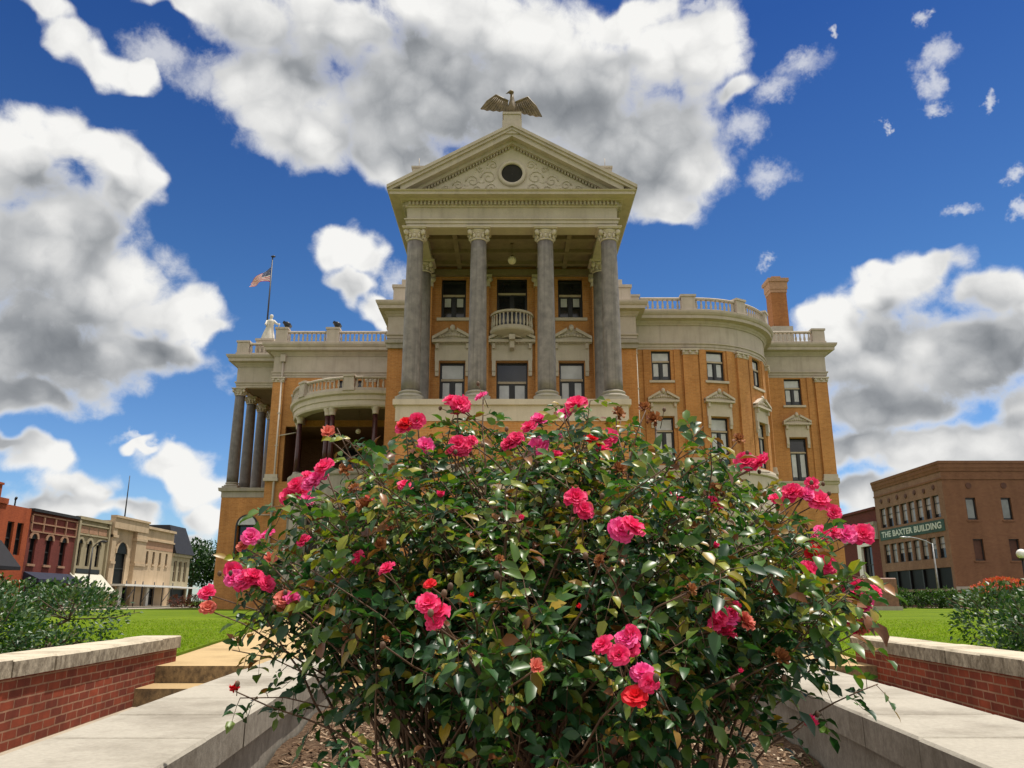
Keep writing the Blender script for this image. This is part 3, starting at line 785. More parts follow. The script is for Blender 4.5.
for a in (-84, -63, -26.5, -22.5, 8):
    q = arc(BC[0], BC[1], BR - .35, a, a, 1)[0]
    m = MB(); m.lathe([(.22, 9.3), (.21, 10.5), (.18, 13.0)], (q[0], q[1], 0), 14); p = m.build("porch_column", REDM, CH)
    m = MB(); m.lathe([(.19, 13.0), (.24, 13.04), (.22, 13.1), (.25, 13.3), (.32, 13.42), (.34, 13.5)], (q[0], q[1], 0), 14); m.build("porch_column_capital", STONE_P, p)
    m = MB(); m.lathe([(.34, 9.0), (.34, 9.12), (.28, 9.18), (.29, 9.24), (.23, 9.3)], (q[0], q[1], 0), 14); m.build("porch_column_base", STONE_G, p)
pbse = MB(); LP = bow(BC[0], BC[1], BR)
wall(pbse, LP, BR * radians(-90), BR * radians(14), GZ - .2, 8.6, [(BR * radians(a - 9), BR * radians(a + 9), 2.0, 6.6) for a in (-70, -35, -2)], .5, .6)
pbse.sweep(barc, [(-.6, 8.6), (.1, 8.6), (.16, 8.7), (.16, 8.95), (.0, 9.0), (-.6, 9.0)])
pbse.slab(arc(BC[0], BC[1], BR - .5, -90, 14, 26) + [(-8.6, YW)], 8.5, 8.98)
pbse.build("porch_base", STONE_G, CH)
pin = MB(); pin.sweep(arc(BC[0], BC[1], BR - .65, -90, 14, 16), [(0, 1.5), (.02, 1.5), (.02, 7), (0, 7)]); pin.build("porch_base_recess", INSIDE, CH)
# left balustrades
balustrade([(-18.3, YW - boff), (-15.1, YW - boff)]); balustrade([(-14.1, YW - boff), (-10.2, YW - boff)])
for x, w in ((-18.75, .95), (-14.6, 1.0), (-9.6, 1.1)): pedestal(x, YW - boff, 0, w, CT, 1.4)
balustrade([(-22.4, 65.4 - boff), (-19.9, 65.4 - boff)]); pedestal(-22.9, 65.2, 0, 1.0); balustrade([(-23.5, 90), (-23.5, 66)])
for x in (-18.6, -14.5):
    M = Matrix.Translation((x, YW - .2, CT + 1.4)) @ Matrix.Rotation(.5, 4, 'Y')
    fl = MB(); fl.box(-.08, .08, -.08, .08, 0, .2, M); fl.lathe([(.12, .15), (.26, .2), (.26, .5), (.2, .58)], (0, 0, 0), 12, True, M)
    fl.box(-.36, .3, -.25, .25, .28, .5, M)
    fl.build("floodlight", BLACKM, CH)
# west portico
wp = MB()
P_, l_ = straight((-23.7, 65.4), (-19.3, 65.4))
wall(wp, P_, 0, l_, GZ - .2, 8.15, [(1.5, 3.05, 3.2, 5.9)], 50, .45)
P2, l2 = straight((-23.7, 92), (-23.7, 65.4)); wall(wp, P2, 0, l2, GZ - .2, 8.15)
P3, l3 = straight((-19.4, 92), (-19.4, 65.45)); wall(wp, P3, 0, l3, 9, 17.42)
P4, l4 = straight((-19.75, 65.4), (-19.3, 65.4)); wall(wp, P4, 0, l4, 9, 17.42)
wp.box(-19.75, -19.35, 65.42, 66.0, 9, 17.42)
wp.build("west_portico_wall", BRICK, CH)
ar = MB(); cxa = -23.2 + 1.775
poly = [(cxa + .90 * cos(pi * k / 14), 5.88 + .90 * sin(pi * k / 14)) for k in range(15)]
ar.prism(poly[::-1] if False else poly, 65.36, 65.39); ar.box(cxa - .90, cxa - .776, 65.33, 65.385, 3.2, 5.9); ar.box(cxa + .776, cxa + .90, 65.33, 65.385, 3.2, 5.9)
ao = ar.build("arched_window", DARKF, CH)
ar = MB(); poly = [(cxa + .72 * cos(pi * k / 14), 5.95 + .70 * sin(pi * k / 14)) for k in range(15)]; ar.prism(poly, 65.33, 65.358); ar.build("fanlight", BLIND, ao)
ar = MB(); ar.box(cxa - .8, cxa + .8, 65.8, 65.84, 3.1, 5.95); ar.build("pane", GLASS, ao)
wb = MB(); wb.sweep([(-23.7, 92), (-23.7, 65.4), (-19.3, 65.4)], [(-.5, 8.15), (.04, 8.15), (.04, 8.6), (.22, 8.66), (.26, 8.92), (-.5, 8.92)]); wb.slab([(-23.6, 65.5), (-19.9, 65.5), (-19.9, 92), (-23.6, 92)], 8.6, 8.9); wb.build("west_portico_floor", STONE_G, CH)
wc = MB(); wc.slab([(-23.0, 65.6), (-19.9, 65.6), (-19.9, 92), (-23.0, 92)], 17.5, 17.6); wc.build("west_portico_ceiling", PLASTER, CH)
cw = column_proto(GRANITE_W, .48, .40, 8.5)
for y in (65.95, 69.0, 72.05, 75.1, 81, 84, 87): place(cw, (-23.12, y, 8.92))
# downspouts
def spout(x, y, z0, z1):
    ds = MB(); ds.tube([(x, y, z0), (x, y, z1)], .09, 8)
    z = z0 + 2
    while z < z1: ds.box(x - .13, x + .13, y - .1, y + .12, z, z + .1); z += 2.6
    return ds
spout(-8.75, 55.15, 9.5, 19.2).build('downspout', STONE, CH); spout(8.86, 54.55, GZ, 19.3).build('downspout', STONE, CH); ds = spout(-18.55, YW - .16, GZ, 19.2)
ds.box(-18.75, -18.35, YW - .35, YW - .02, 18.7, 19.3)
ds.tube([(-18.55, YW - .16, 12.6), (-16.9, YW - .16, 12.9)], .05, 6); ds.tube([(-18.55, YW - .16, 4.2), (-17, YW - .16, 4.2)], .05, 6); ds.tube([(-18.55, YW - .16, 6.4), (-19.6, YW - .16, 6.4)], .05, 6)
ds.build("downspout", STONE, CH)
# hidden core so nothing looks hollow
core = MB(); core.box(-8.3, 8.3, 53.25, 92, GZ, 19.8); core.box(8.3, 19.2, 62.6, 92, GZ, 19.8); core.box(-19.2, -8.7, 68.2, 92, GZ, 19.8); core.box(-19.2, -8.7, 62.75, 68.2, 13.6, 19.8); core.box(-19.2, -8.7, 62.75, 68.2, GZ, 8.8); core.box(19.2, 25.1, 62.75, 92, GZ, 19.8); core.box(-4.9, 4.9, 41.8, 53.2, GZ, 18.4); core.build("inner_core", INSIDE, CH)

# lamps
def globe(name, label, x, y, z, zt, r, rod=.012):
    t = thing(name, label, "lamp", (x, y, zt), "globe lamps on the courthouse")
    m = MB(); m.tube([(x, y, zt), (x, y, z + r)], rod, 6); m.lathe([(.09, zt - .06), (.09, zt)], (x, y, 0), 10); m.lathe([(r * .5, z + r * .85), (r * .3, z + r * 1.25)], (x, y, 0), 10); m.build("rod", BRONZE, t, (x, y, zt))
    m = MB(); m.ball((x, y, z), r, 16, 12); m.build("globe", GLOBE, t, (x, y, zt))
globe("porch_lamp", "round globe lamp hanging on a rod from the central portico ceiling", 0, 38.3, 17.02, 17.97, .22)
globe("porch_lamp", "round globe lamp hanging under the curved left balcony", -11.6, 59.2, 12.35, 13.88, .2)

# eagle
def eagle():
    t = thing("eagle_statue", "weathered gilt eagle statue with spread wings on the pediment apex", "statue", (0, 35.2, 23.42))
    b = (0, 35.2, 23.42)
    m = MB(); y = 35.2
    prof = [(.08, 0), (.15, .08), (.21, .28), (.21, .50), (.16, .74), (.105, 1.0), (.085, 1.30)]
    m.lathe(prof, (0, y, 23.46), 14)
    m.ball((-.04, y - .03, 24.82), .125, 12, 9, (1.1, 1, .9))
    m.add([(-.14, y - .09, 24.87), (-.14, y + .03, 24.87), (-.33, y - .03, 24.72), (-.13, y - .03, 24.75)], [(0, 1, 2), (0, 2, 3), (1, 3, 2), (0, 3, 1)])
    for sx in (-1, 1): m.tube([(sx * .12, y, 23.5), (sx * .13, y - .05, 23.42)], [.07, .06], 6); m.ball((sx * .13, y - .12, 23.44), .09, 8, 5, (.8, 1.3, .4))
    m.prism([(-.2, 23.42), (.2, 23.42), (.12, 23.75), (-.12, 23.75)], y + .12, y + .3)
    m.build("body", BRONZE, t, b)
    # wing outlines as seen from the front, feather by feather
    for sx, tip, top, inn in ((-1, (-1.58, 24.02), (-.80, 24.70), (-.20, 24.30)), (1, (1.50, 23.56), (.78, 24.58), (.18, 24.22))):
        w = MB()
        root_lo = (sx * .16, 23.74)
        edge_hi = [inn, (top[0] * .62 + inn[0] * .3, (top[1] + inn[1]) / 2 + .02), top, ((top[0] + tip[0]) / 2 + sx * .06, (top[1] + tip[1]) / 2 + .05), tip]
        n = 9
        lo = []
        for i in range(n + 1):
            q = i / n; x = root_lo[0] + (tip[0] - root_lo[0]) * q; z = root_lo[1] + (tip[1] - root_lo[1]) * q - .05 * sin(pi * q) * 1.0 - (.055 if i % 2 else 0) * (q < .95)
            lo.append((x, z))
        poly = edge_hi[:-1] + [tip] + lo[::-1][1:]
        if sx < 0: poly = poly
        else: poly = poly[::-1]
        def yy(x): return y - .02 + .22 * (abs(x) / 1.5) ** 2
        vs = [(px, yy(px) - .035, pz) for px, pz in poly] + [(px, yy(px) + .035, pz) for px, pz in poly]
        k = len(poly)
        w.add(vs, [tuple(range(k))[::-1], tuple(range(k, 2 * k))] + [(i, (i + 1) % k, (i + 1) % k + k, i + k) for i in range(k)])
        for i in range(1, n):                               # feather ribs
            x, z = lo[i]; q = i / n
            hx = inn[0] + (top[0] * 1.15 - inn[0]) * q; hz = inn[1] + (top[1] - inn[1]) * min(1, q * 1.3) - .12
            w.tube([(hx, yy(hx) - .03, hz), (x, yy(x) - .03, z + .04)], [.03, .018], 5)
        w.tube([(p[0], yy(p[0]), p[1]) for p in edge_hi], [.07, .07, .06, .05, .03], 6)
        w.build("wing", BRONZE, t, b)
eagle()

# statue, pole and flag over the west portico
def statue():
    bx, by, bz = -21.35, 66.4, 21.9
    t = thing("robed_statue", "pale robed statue standing on the left portico roof", "statue", (bx, by, 20.12))
    b = (bx, by, 20.12)
    p = MB(); p.box(bx - .75, bx + .75, by - .7, by + .7, 20.12, 21.7); p.box(bx - .82, bx + .82, by - .77, by + .77, 21.7, 21.9); p.build("pedestal", STONE, t, b)
    m = MB(); seg = 16; rings = [(0, .62, 0, 0), (.35, .55, .02, 0), (.8, .42, .05, 0), (1.2, .32, .1, 0), (1.45, .30, .13, 0), (1.7, .34, .16, 0), (1.9, .30, .17, 0), (2.0, .14, .18, 0), (2.08, .11, .18, 0), (2.16, .15, .19, -.02), (2.28, .17, .2, -.03), (2.40, .13, .2, -.02), (2.46, .03, .2, 0)]
    vs = []; fs = []
    for z, r, ox, oy in rings:
        for k in range(seg):
            a = 2 * pi * k / seg; rr = r * (1 + (.10 * sin(6 * a + z * 2) if z < 1.4 else 0)); vs.append((bx + ox + rr * cos(a), by + oy + rr * .72 * sin(a), bz + z))
    for i in range(len(rings) - 1):
        for k in range(seg): j = (k + 1) % seg; fs.append((i * seg + k, i * seg + j, (i + 1) * seg + j, (i + 1) * seg + k))
    m.add(vs, fs, True)
    m.tube([(bx - .12, by, bz + 1.85), (bx - .22, by - .15, bz + 1.5), (bx - .1, by - .38, bz + 1.35)], [.12, .1, .07], 8)
    m.tube([(bx + .42, by, bz + 1.85), (bx + .68, by - .05, bz + 1.6), (bx + .98, by - .1, bz + 1.45)], [.12, .1, .07], 8)
    m.tube([(bx + .98, by - .1, bz + 1.6), (bx + .9, by - .1, bz + 1.2)], [.05, .05], 6)
    m.build("figure", STATUE, t, b)
statue()
FPX, FPY = -22.35, 69.0
t = thing("flagpole", "tall dark flagpole with a flag rising behind the robed statue", "flagpole", (FPX, FPY, 20.12))
m = MB(); m.tube([(FPX, FPY, 20.12), (FPX, FPY, 31.0)], [.10, .055], 8); m.lathe([(.3, 20.12), (.26, 20.4), (.14, 20.6)], (FPX, FPY, 0), 10); m.build("pole", BLACKM, t, (FPX, FPY, 20.12))
m = MB(); m.ball((FPX + .05, FPY, 31.05), .13, 8, 6, (1.8, 1, .8)); m.build("finial", BLACKM, t, (FPX, FPY, 20.12))
def flag():
    loc = Vector((FPX - .08, FPY, 30.0))
    t = thing("flag", "red white and blue striped flag drooping from the dark pole", "flag", loc)
    n, hN = 26, 26; Wd, Hh = 2.45, 1.5
    def sp(u, v):
        fall = Vector((-.62, .0, -.52)); fall.normalize()
        p = Vector((0, 0, -v * Hh * (1 - .72 * u ** .7)))
        p += fall * (u * Wd)
        p.x += .16 * sin(u * 7 + v * 2.2) * u; p.y += .20 * sin(u * 8.5 + v * 1.6) * (u ** .6); p.z += .05 * sin(u * 5) * v
        return p
    def part(name, cells, mat, off=0.0):
        m = MB()
        for (u0, u1, v0, v1) in cells: m.add([sp(u0, v0) + Vector((0, off, 0)), sp(u0, v1) + Vector((0, off, 0)), sp(u1, v1) + Vector((0, off, 0)), sp(u1, v0) + Vector((0, off, 0))], [(0, 1, 2, 3)], True)
        return m.build(name, mat, t)
    red = mat_plain("flag_red", (.5, .012, .025), .8, var=.05); wh = mat_plain("flag_white", (.75, .75, .75), .8, var=.05); bl = mat_plain("flag_blue", (.015, .025, .13), .8, var=.05)
    R_, W_, B_ = [], [], []
    for i in range(n):
        for s in range(13):
            u0, u1, v0, v1 = i / n, (i + 1) / n, s / 13, (s + 1) / 13
            if i < 10 and s < 7: B_.append((u0, u1, v0, v1))
            elif s % 2 == 0: R_.append((u0, u1, v0, v1))
            else: W_.append((u0, u1, v0, v1))
    part("red_stripes", R_, red); part("white_stripes", W_, wh); part("canton", B_, bl)
    stars = []
    for r in range(9):
        for c in range(6 if r % 2 == 0 else 5):
            u = (c + (.5 if r % 2 == 0 else 1)) / 6 * (10 / n); v = (r + .5) / 9 * 7 / 13; stars.append((u - .010, u + .010, v - .014, v + .014))
    part("stars", stars, wh, -.012)
flag()

# ------------------------------------------------------------------ ground
g = MB(); g.box(-3000, 3000, -3000, 3000, -1.6, -1.15); structure(g.build("ground", LAWN))
LWX = -3.62; RWX = 3.62; SPL = .09
def lx(y): return -3.45 - SPL * (y - 5.8)      # left retaining wall face
def rx(y): return 3.54 + SPL * (y - 5.8)       # right one
WE = 9.5                                       # far end of the walls
g = MB(); g.slab([(lx(-8) - .3, -8), (lx(WE) - .3, WE), (-3.95, WE + .02), (-5.95, 19.5), (-8.4, 30), (-9, 52), (-24, 60), (-27, 64), (-29.5, 64), (-29.5, -30), (lx(-8) - .3, -30)][::-1], -1.12, GZ)
structure(g.build("lawn", LAWN))
g = MB(); g.slab([(rx(-8) + .3, -8), (rx(WE) + .3, WE), (3.95, WE + .02), (5.95, 19.5), (8.4, 30), (9, 50), (20, 54), (27, 60), (40, 60), (40, -30), (rx(-8) + .3, -30)], -1.12, GZ)
structure(g.build("lawn", LAWN))
g = MB(); g.slab([(-29.5, 60), (-24, 60), (-9, 52), (9, 50), (20, 54), (27, 60), (40, 60), (40, 76), (27, 95), (-29.5, 95)], -1.12, GZ - .01); structure(g.build("lawn", LAWN))
g = MB(); g.slab([(-32.5, -40), (-29.5, -40), (-29.5, 140), (-32.5, 140)], -1.13, -.60); structure(g.build("pavement", CAPW))
g = MB(); g.slab([(40, -40), (41.5, -40), (41.5, 140), (40, 140)], -1.13, -.60); structure(g.build("pavement", CAPW))
g = MB(); g.slab([(-44, -40), (-32.5, -40), (-32.5, 180), (-44, 180)], -1.14, -.76); structure(g.build("street", ASPH))
g = MB(); g.slab([(-47, -40), (-44, -40), (-44, 180), (-47, 180)], -1.13, -.62); structure(g.build("pavement", CAPW))
g = MB(); g.slab([(41.5, -40), (44.5, -40), (44.5, 140), (41.5, 140)], -1.14, -.70); structure(g.build("pavement", CAPW))
g = MB(); g.slab([(44.5, -40), (120, -40), (120, 82), (44.5, 82)], -1.14, -.76); structure(g.build("street", ASPH))
# landing pavement from the steps to the courthouse
SY = 8.85
g = MB(); g.slab([(-3.92, SY), (3.92, SY), (3.94, WE), (5.94, 19.5), (8.39, 30), (8.95, 49.9), (-8.95, 51.9), (-8.39, 30), (-5.94, 19.5), (-3.94, WE)], -1.10, -.655)
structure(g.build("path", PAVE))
g = MB()
g.slab([(-3.95, SY - .55), (3.95, SY - .55), (3.95, SY - .002), (-3.95, SY - .002)], -1.10, -.825)
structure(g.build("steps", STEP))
g = MB(); g.slab([(lx(-8), -8), (rx(-8), -8), (rx(SY), SY - .1), (lx(SY), SY - .1)], -1.10, -.99); structure(g.build("walkway", WALK))

# retaining walls: brick below, coping stones on top
def along(fx, y0, y1):
    """frame running along a wall line: local x away from camera, local y outward"""
    a = Vector((fx(y0), y0, 0)); b = Vector((fx(y1), y1, 0)); d = (b - a)
    return Matrix.Translation(a) @ Matrix.Rotation(atan2(d.y, d.x), 4, 'Z'), d.length
def retaining(label, fx, side):
    t = thing("retaining_wall", label, "wall", (fx(5), 5, -.99), 'red brick garden walls')
    b = (fx(5), 5, -.99)
    M, l = along(fx, -6, WE)
    m = MB(); y0, y1 = (0, .34)
    if side > 0: y0, y1 = -.34, 0
    m.box(0, l, y0, y1, -1.08, -.505, M); m.build("brick_face", BRICK_R, t, b)
    n = int(l / .62)
    for i in range(n):
        if i * l / n < 7.0 and i % 2: pass
        a0, a1 = i * l / n + .004, (i + 1) * l / n - .004
        m = MB(); j = RND.uniform(-.004, .004)
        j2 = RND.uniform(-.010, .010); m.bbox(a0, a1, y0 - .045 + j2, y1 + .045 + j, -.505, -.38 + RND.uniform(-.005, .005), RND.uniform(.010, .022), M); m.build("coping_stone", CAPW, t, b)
retaining("low red brick wall with limestone coping beside the left-hand steps", lx, -1)
retaining("low red brick wall with limestone coping below the right-hand leafy shrub", rx, 1)

def bench(label, fo, fi, side):
    """broad limestone coping round the rose bed"""
    t = thing("planter_wall", label, "planter wall", (fi(3), 3, -.99), "limestone planter walls"); b = (fi(3), 3, -.99)
    y = -2.0; Ye = 8.35; L_ = .70
    m = MB()
    m.slab([(fi(-2) - side * -.05, -2), (fo(-2) - side * .05, -2), (fo(Ye) - side * .05, Ye), (fi(Ye) + side * .05, Ye)] if side > 0 else
           [(fo(-2) + .05, -2), (fi(-2) - .05, -2), (fi(Ye) - .05, Ye), (fo(Ye) + .05, Ye)], -1.06, -.70)
    m.build("wall_base", CAPB, t, b)
    k = 0
    while y < Ye - .1:
        y1 = min(y + L_, Ye); g_ = .004; j = RND.uniform(-.003, .003); z1 = -.55 + RND.uniform(-.002, .003)
        bv = .012
        a = [(fi(y + g_), y + g_), (fo(y + g_), y + g_), (fo(y1 - g_), y1 - g_), (fi(y1 - g_), y1 - g_)]
        if side < 0: a = [a[1], a[0], a[3], a[2]]
        c0 = Vector((sum(p[0] for p in a) / 4, sum(p[1] for p in a) / 4))
        ins = []
        for p in a:
            d = c0 - Vector(p); ins.append((p[0] + (bv if d.x > 0 else -bv), p[1] + (bv if d.y > 0 else -bv)))
        m = MB(); vs = [(p[0] + j, p[1], -.70) for p in a] + [(p[0] + j, p[1], z1 - bv) for p in a] + [(p[0] + j, p[1], z1) for p in ins]
        fs = [(3, 2, 1, 0), (8, 9, 10, 11)]
        for q in (0, 4):
            for i in range(4): jn = (i + 1) % 4; fs.append((q + i, q + jn, q + jn + 4, q + i + 4))
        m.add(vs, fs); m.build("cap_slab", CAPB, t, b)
        y = y1; k += 1
bench("broad pale limestone planter wall left of the rose bush", lambda y: -1.90 - SPL * (y - 3.21), lambda y: -1.235 - SPL * (y - 3.21), -1)
bench("broad pale limestone planter wall right of the rose bush", lambda y: 2.36 + SPL * (y - 3.6), lambda y: 1.69 + SPL * (y - 3.6), 1)

# mulch bed
MZ = -.93
g = MB(); nx, ny = 46, 90; vs = []; fs = []
for j in range(ny + 1):
    y = .3 + j * 8.0 / ny; x0 = -1.26 - SPL * (y - 3.21); x1 = 1.72 + SPL * (y - 3.6)
    for i in range(nx + 1):
        x = x0 + (x1 - x0) * i / nx
        z = MZ + .03 * sin(x * 3.1 + y) + .02 * sin(y * 4.3 - x * 2) + RND.uniform(-.008, .008)
        vs.append((x, y, z))
for j in range(ny):
    for i in range(nx): a = j * (nx + 1) + i; fs.append((a, a + 1, a + nx + 2, a + nx + 1))
g.add(vs, fs, True); structure(g.build("planting_bed", SOIL))
g = MB()
for i in range(13500):
    y = .9 + 7.3 * RND.random() ** 1.5; x = RND.uniform(-1.2 - SPL * (y - 3.2), 1.66 + SPL * (y - 3.6))
    z = MZ + .03 * sin(x * 3.1 + y) + .02 * sin(y * 4.3 - x * 2) + RND.uniform(.0, .02)
    l = RND.uniform(.015, .055); w = RND.uniform(.006, .016); h = RND.uniform(.002, .006)
    M = Matrix.Translation((x, y, z)) @ Matrix.Rotation(RND.uniform(0, 6.28), 4, 'Z') @ Matrix.Rotation(RND.gauss(0, .28), 4, 'Y') @ Matrix.Rotation(RND.gauss(0, .3), 4, 'X')
    g.box(-l / 2, l / 2, -w / 2, w / 2, -h / 2, h / 2, M)
tag(g.build("mulch", CHIP), "brown bark mulch scattered over the rose bed", "mulch", kind="stuff")

# grass blades on the near lawns
def grass(label, n, xr, yr, ok):
    g = MB(); k = 0
    while k < n:
        y = yr[0] + (yr[1] - yr[0]) * RND.random() ** 1.8; x = RND.uniform(*xr)
        if not ok(x, y) or RND.random() < (y - yr[0]) / (yr[1] - yr[0]): continue
        h = RND.uniform(.015, .04); w = .005 + .0005 * y; a = RND.uniform(0, pi); dx, dy = cos(a) * w, sin(a) * w
        lx_, ly_ = RND.gauss(0, .022), RND.gauss(0, .022)
        g.add([(x - dx, y - dy, GZ - .003), (x + dx, y + dy, GZ - .003), (x + lx_, y + ly_, GZ + h)], [(0, 1, 2)]); k += 1
    tag(g.build("grass", BLADE), label, "grass", kind="stuff")
def edgeL(y): return -3.95 - .2 * max(0, y - WE) if y > WE else lx(y) - .36
grass("mown bright green grass on the left lawn", 24000, (-15, -3.8), (7, 30), lambda x, y: x < edgeL(y) - .02 and x > -.75 * y)
grass("mown bright green grass on the right lawn", 24000, (3.8, 15), (7, 30), lambda x, y: x > -edgeL(y) + .02 and x < .75 * y)

# ------------------------------------------------------------------ leaf volumes
def leaf_quad(mb, c, d, n, l, w):
    """pointed leaf folded on its midrib"""
    d = d.normalized(); s = d.cross(n)
    if s.length < 1e-4: s = d.orthogonal()
    s.normalize(); n = s.cross(d)
    a = c; b = c + d * l * .5 - n * w * .12; e = c + d * l - n * l * .15
    mb.add([a, c + d * l * .45 + s * w * .5, e, c + d * l * .45 - s * w * .5, b], [(0, 4, 1), (4, 2, 1), (0, 3, 4), (3, 2, 4)])
def rv(r=RND):
    while True:
        v = Vector((r.uniform(-1, 1), r.uniform(-1, 1), r.uniform(-1, 1)))
        if .05 < v.length < 1: return v.normalized()
def leafy(blobs, n, l, shell=.55, mb=None, droop=0, up=.3):
    """leaves spread through overlapping lumps; blobs = (x,y,z,rx,ry,rz)"""
    mb = mb or MB(); tot = sum(b[3] * b[4] * b[5] for b in blobs)
    for b in blobs:
        k = int(n * b[3] * b[4] * b[5] / tot) + 6
        clumps = [rv() for _ in range(max(4, k // 40))]
        for i in range(k):
            if RND.random() < .75: v = (clumps[RND.randrange(len(clumps))] + rv() * .33)
            else: v = rv()
            if v.length > 1.12: v.normalize()
            r = shell + (1 - shell) * RND.random() ** .6
            p = Vector((b[0] + v.x * b[3] * r, b[1] + v.y * b[4] * r, b[2] + v.z * b[5] * r))
            d = (v + rv() * .9 + Vector((0, 0, up - droop))); nn = rv() * .8 + Vector((0, 0, 1))
            ll = l * RND.uniform(.65, 1.3); leaf_quad(mb, p, d, nn, ll, ll * .55)
    return mb
def shrub(name, label, cat, blobs, n, l, mat, base, stems=8, flowers=None, group=None, twigs=0):
    t = thing(name, label, cat, base, group)
    m = leafy(blobs, n, l)
    tw = MB()
    for i in range(twigs):                                  # loose sprigs standing out of the outline
        b = RND.choice(blobs); v = rv(); v.z = abs(v.z) * .9
        p0 = Vector((b[0] + v.x * b[3] * .8, b[1] + v.y * b[4] * .8, b[2] + v.z * b[5] * .8)); ln = RND.uniform(.5, 1.0) * min(b[3:6]) * .7
        dr = (v + Vector((0, 0, .5)) + rv() * .4).normalized(); tw.tube([(b[0], b[1], b[2]), p0, p0 + dr * ln], [.008, .006, .003], 4)
        for q in range(9): leaf_quad(m, p0 + dr * ln * (q + 1) / 9, dr * .4 + rv(), rv() + Vector((0, 0, 1)), l * RND.uniform(.7, 1.1), l * .5)
    m.build("foliage", mat, t, base)
    for i in range(stems):
        b = RND.choice(blobs); tw.tube([(base[0], base[1], base[2] - .05), (base[0] + (b[0] - base[0]) * .4, base[1] + (b[1] - base[1]) * .4, base[2] + .05), (b[0], b[1], b[2]), (b[0] + RND.uniform(-.5, .5) * b[3], b[1] + RND.uniform(-.5, .5) * b[4], b[2] + .5 * b[5])], [.03, .026, .02, .008], 5)
    tw.build("stems", BARK, t, base)
    if flowers:
        fm = leafy(flowers[0], flowers[1], flowers[2], .7); fm.build("blossom", flowers[3], t, base)
    return t
# near shrubs behind the retaining walls
shrub("leafy_shrub", "dense small-leaved shrub behind the left retaining wall", "shrub",
      [(-4.85, 7.7, -.34, .5, .6, .40), (-5.4, 8.2, -.24, .7, .8, .46), (-6.2, 8.8, -.14, .9, .9, .5), (-4.6, 8.3, -.46, .36, .5, .22), (-7.2, 9.6, -.1, .9, .9, .5), (-5.0, 9.4, -.2, .6, .6, .45), (-5.0, 7.0, -.3, .6, .5, .42)], 19000, .056, SHRUB, (-5.9, 8.6, GZ), twigs=46)
shrub("round_shrub", "rounded dark green shrub on the lawn before the white shop awning", "shrub",
      [(-21.5, 36, .1, 2.0, 1.6, .8), (-19.3, 36.4, -.1, 1.5, 1.4, .65), (-23.8, 36, .25, 2.0, 1.8, 1.0)], 3600, .2, SHRUB, (-21.5, 36, GZ), twigs=20)
shrub("leafy_shrub", "dense small-leaved shrub behind the right retaining wall", "shrub",
      [(4.95, 7.8, -.34, .45, .6, .36), (5.6, 8.2, -.2, .65, .8, .45), (4.6, 7.7, -.48, .32, .5, .22), (6.4, 8.9, -.15, .9, .9, .5), (5.3, 9.0, -.22, .5, .6, .42), (4.75, 6.9, -.45, .4, .5, .25)], 14000, .056, SHRUB, (6.1, 8.6, GZ), twigs=40)
# hedge and flowering shrub in front of the brown building
shrub("clipped_hedge", "long clipped green hedge in front of the brown brick building", "hedge",
      [(32.5 + i * 1.3, 72 - i * .1, .15, 1.1, .9, .85 + .1 * sin(i * 2.1)) for i in range(8)], 5200, .22, HEDGE, (37, 71.5, GZ), 10)
shrub("flowering_shrub", "round shrub topped with coral red blossom by the brown building", "shrub",
      [(39.0, 66, .5, 1.7, 1.5, 1.15), (37.4, 66, .3, 1.2, 1.2, .9), (40.3, 66, .4, 1.2, 1.2, 1.0)], 2400, .2, SHRUB, (39, 66, GZ), 8,
      ([(39.0, 65.8, 1.35, 1.5, 1.3, .42), (37.6, 65.8, .95, 1.0, 1.0, .32), (40.3, 65.8, 1.15, 1.0, 1.0, .32)], 1100, .2, CORAL))
shrub("dark_shrub", "dark green shrub at the right edge behind the leafy shrub", "shrub", [(33.2, 50, .4, 1.5, 1.3, .9), (35, 50.5, .5, 1.4, 1.3, 1.1)], 1700, .18, HEDGE, (34, 50, GZ), 6)
shrub("red_leaved_shrub", "low reddish shrubs on the lawn edge before the pale yellow building", "shrub", [(-31.7 + i * .75, 78, -.05, .62, .6, .62) for i in range(4)], 1500, .15, REDLEAF, (-30.6, 78, GZ), 6)
shrub("green_street_shrub", "low green shrub beside the reddish shrubs on the far left lawn", "shrub", [(-29.0, 77.5, .05, .8, .7, .7), (-27.8, 77.5, .1, .9, .7, .8)], 1300, .15, HEDGE, (-28.5, 77.5, GZ), 6)

def tree(name, label, x, y, h, w, n, l, seed):
    r = random.Random(seed); t = thing(name, label, "tree", (x, y, GZ), "trees beyond the left street"); b = (x, y, GZ)
    m = MB(); m.tube([(x, y, GZ), (x + .1, y, GZ + h * .25), (x - .1, y, GZ + h * .6)], [.035 * h, .028 * h, .012 * h], 8)
    blobs = []
    for i in range(9):
        a = r.uniform(0, 6.28); q = r.uniform(.15, .75) * w / 2; z = GZ + h * r.uniform(.4, .85); blobs.append((x + q * cos(a), y + q * sin(a), z, w * r.uniform(.2, .32), w * r.uniform(.2, .32), h * r.uniform(.13, .22)))
        m.tube([(x, y, GZ + h * .3), blobs[-1][:3]], [.014 * h, .005 * h], 5)
    m.build("trunk", BARK, t, b); leafy(blobs, n, l, .5).build("crown", TREEL, t, b)
tree("shade_tree", "dense dark green tree beyond the left row of shops", -55, 141, 12, 12, 3800, .55, 1)
tree("shade_tree", "broad dark tree just left of the courthouse, behind the flowering rose sprig", -50, 143, 9, 12, 3800, .55, 2)

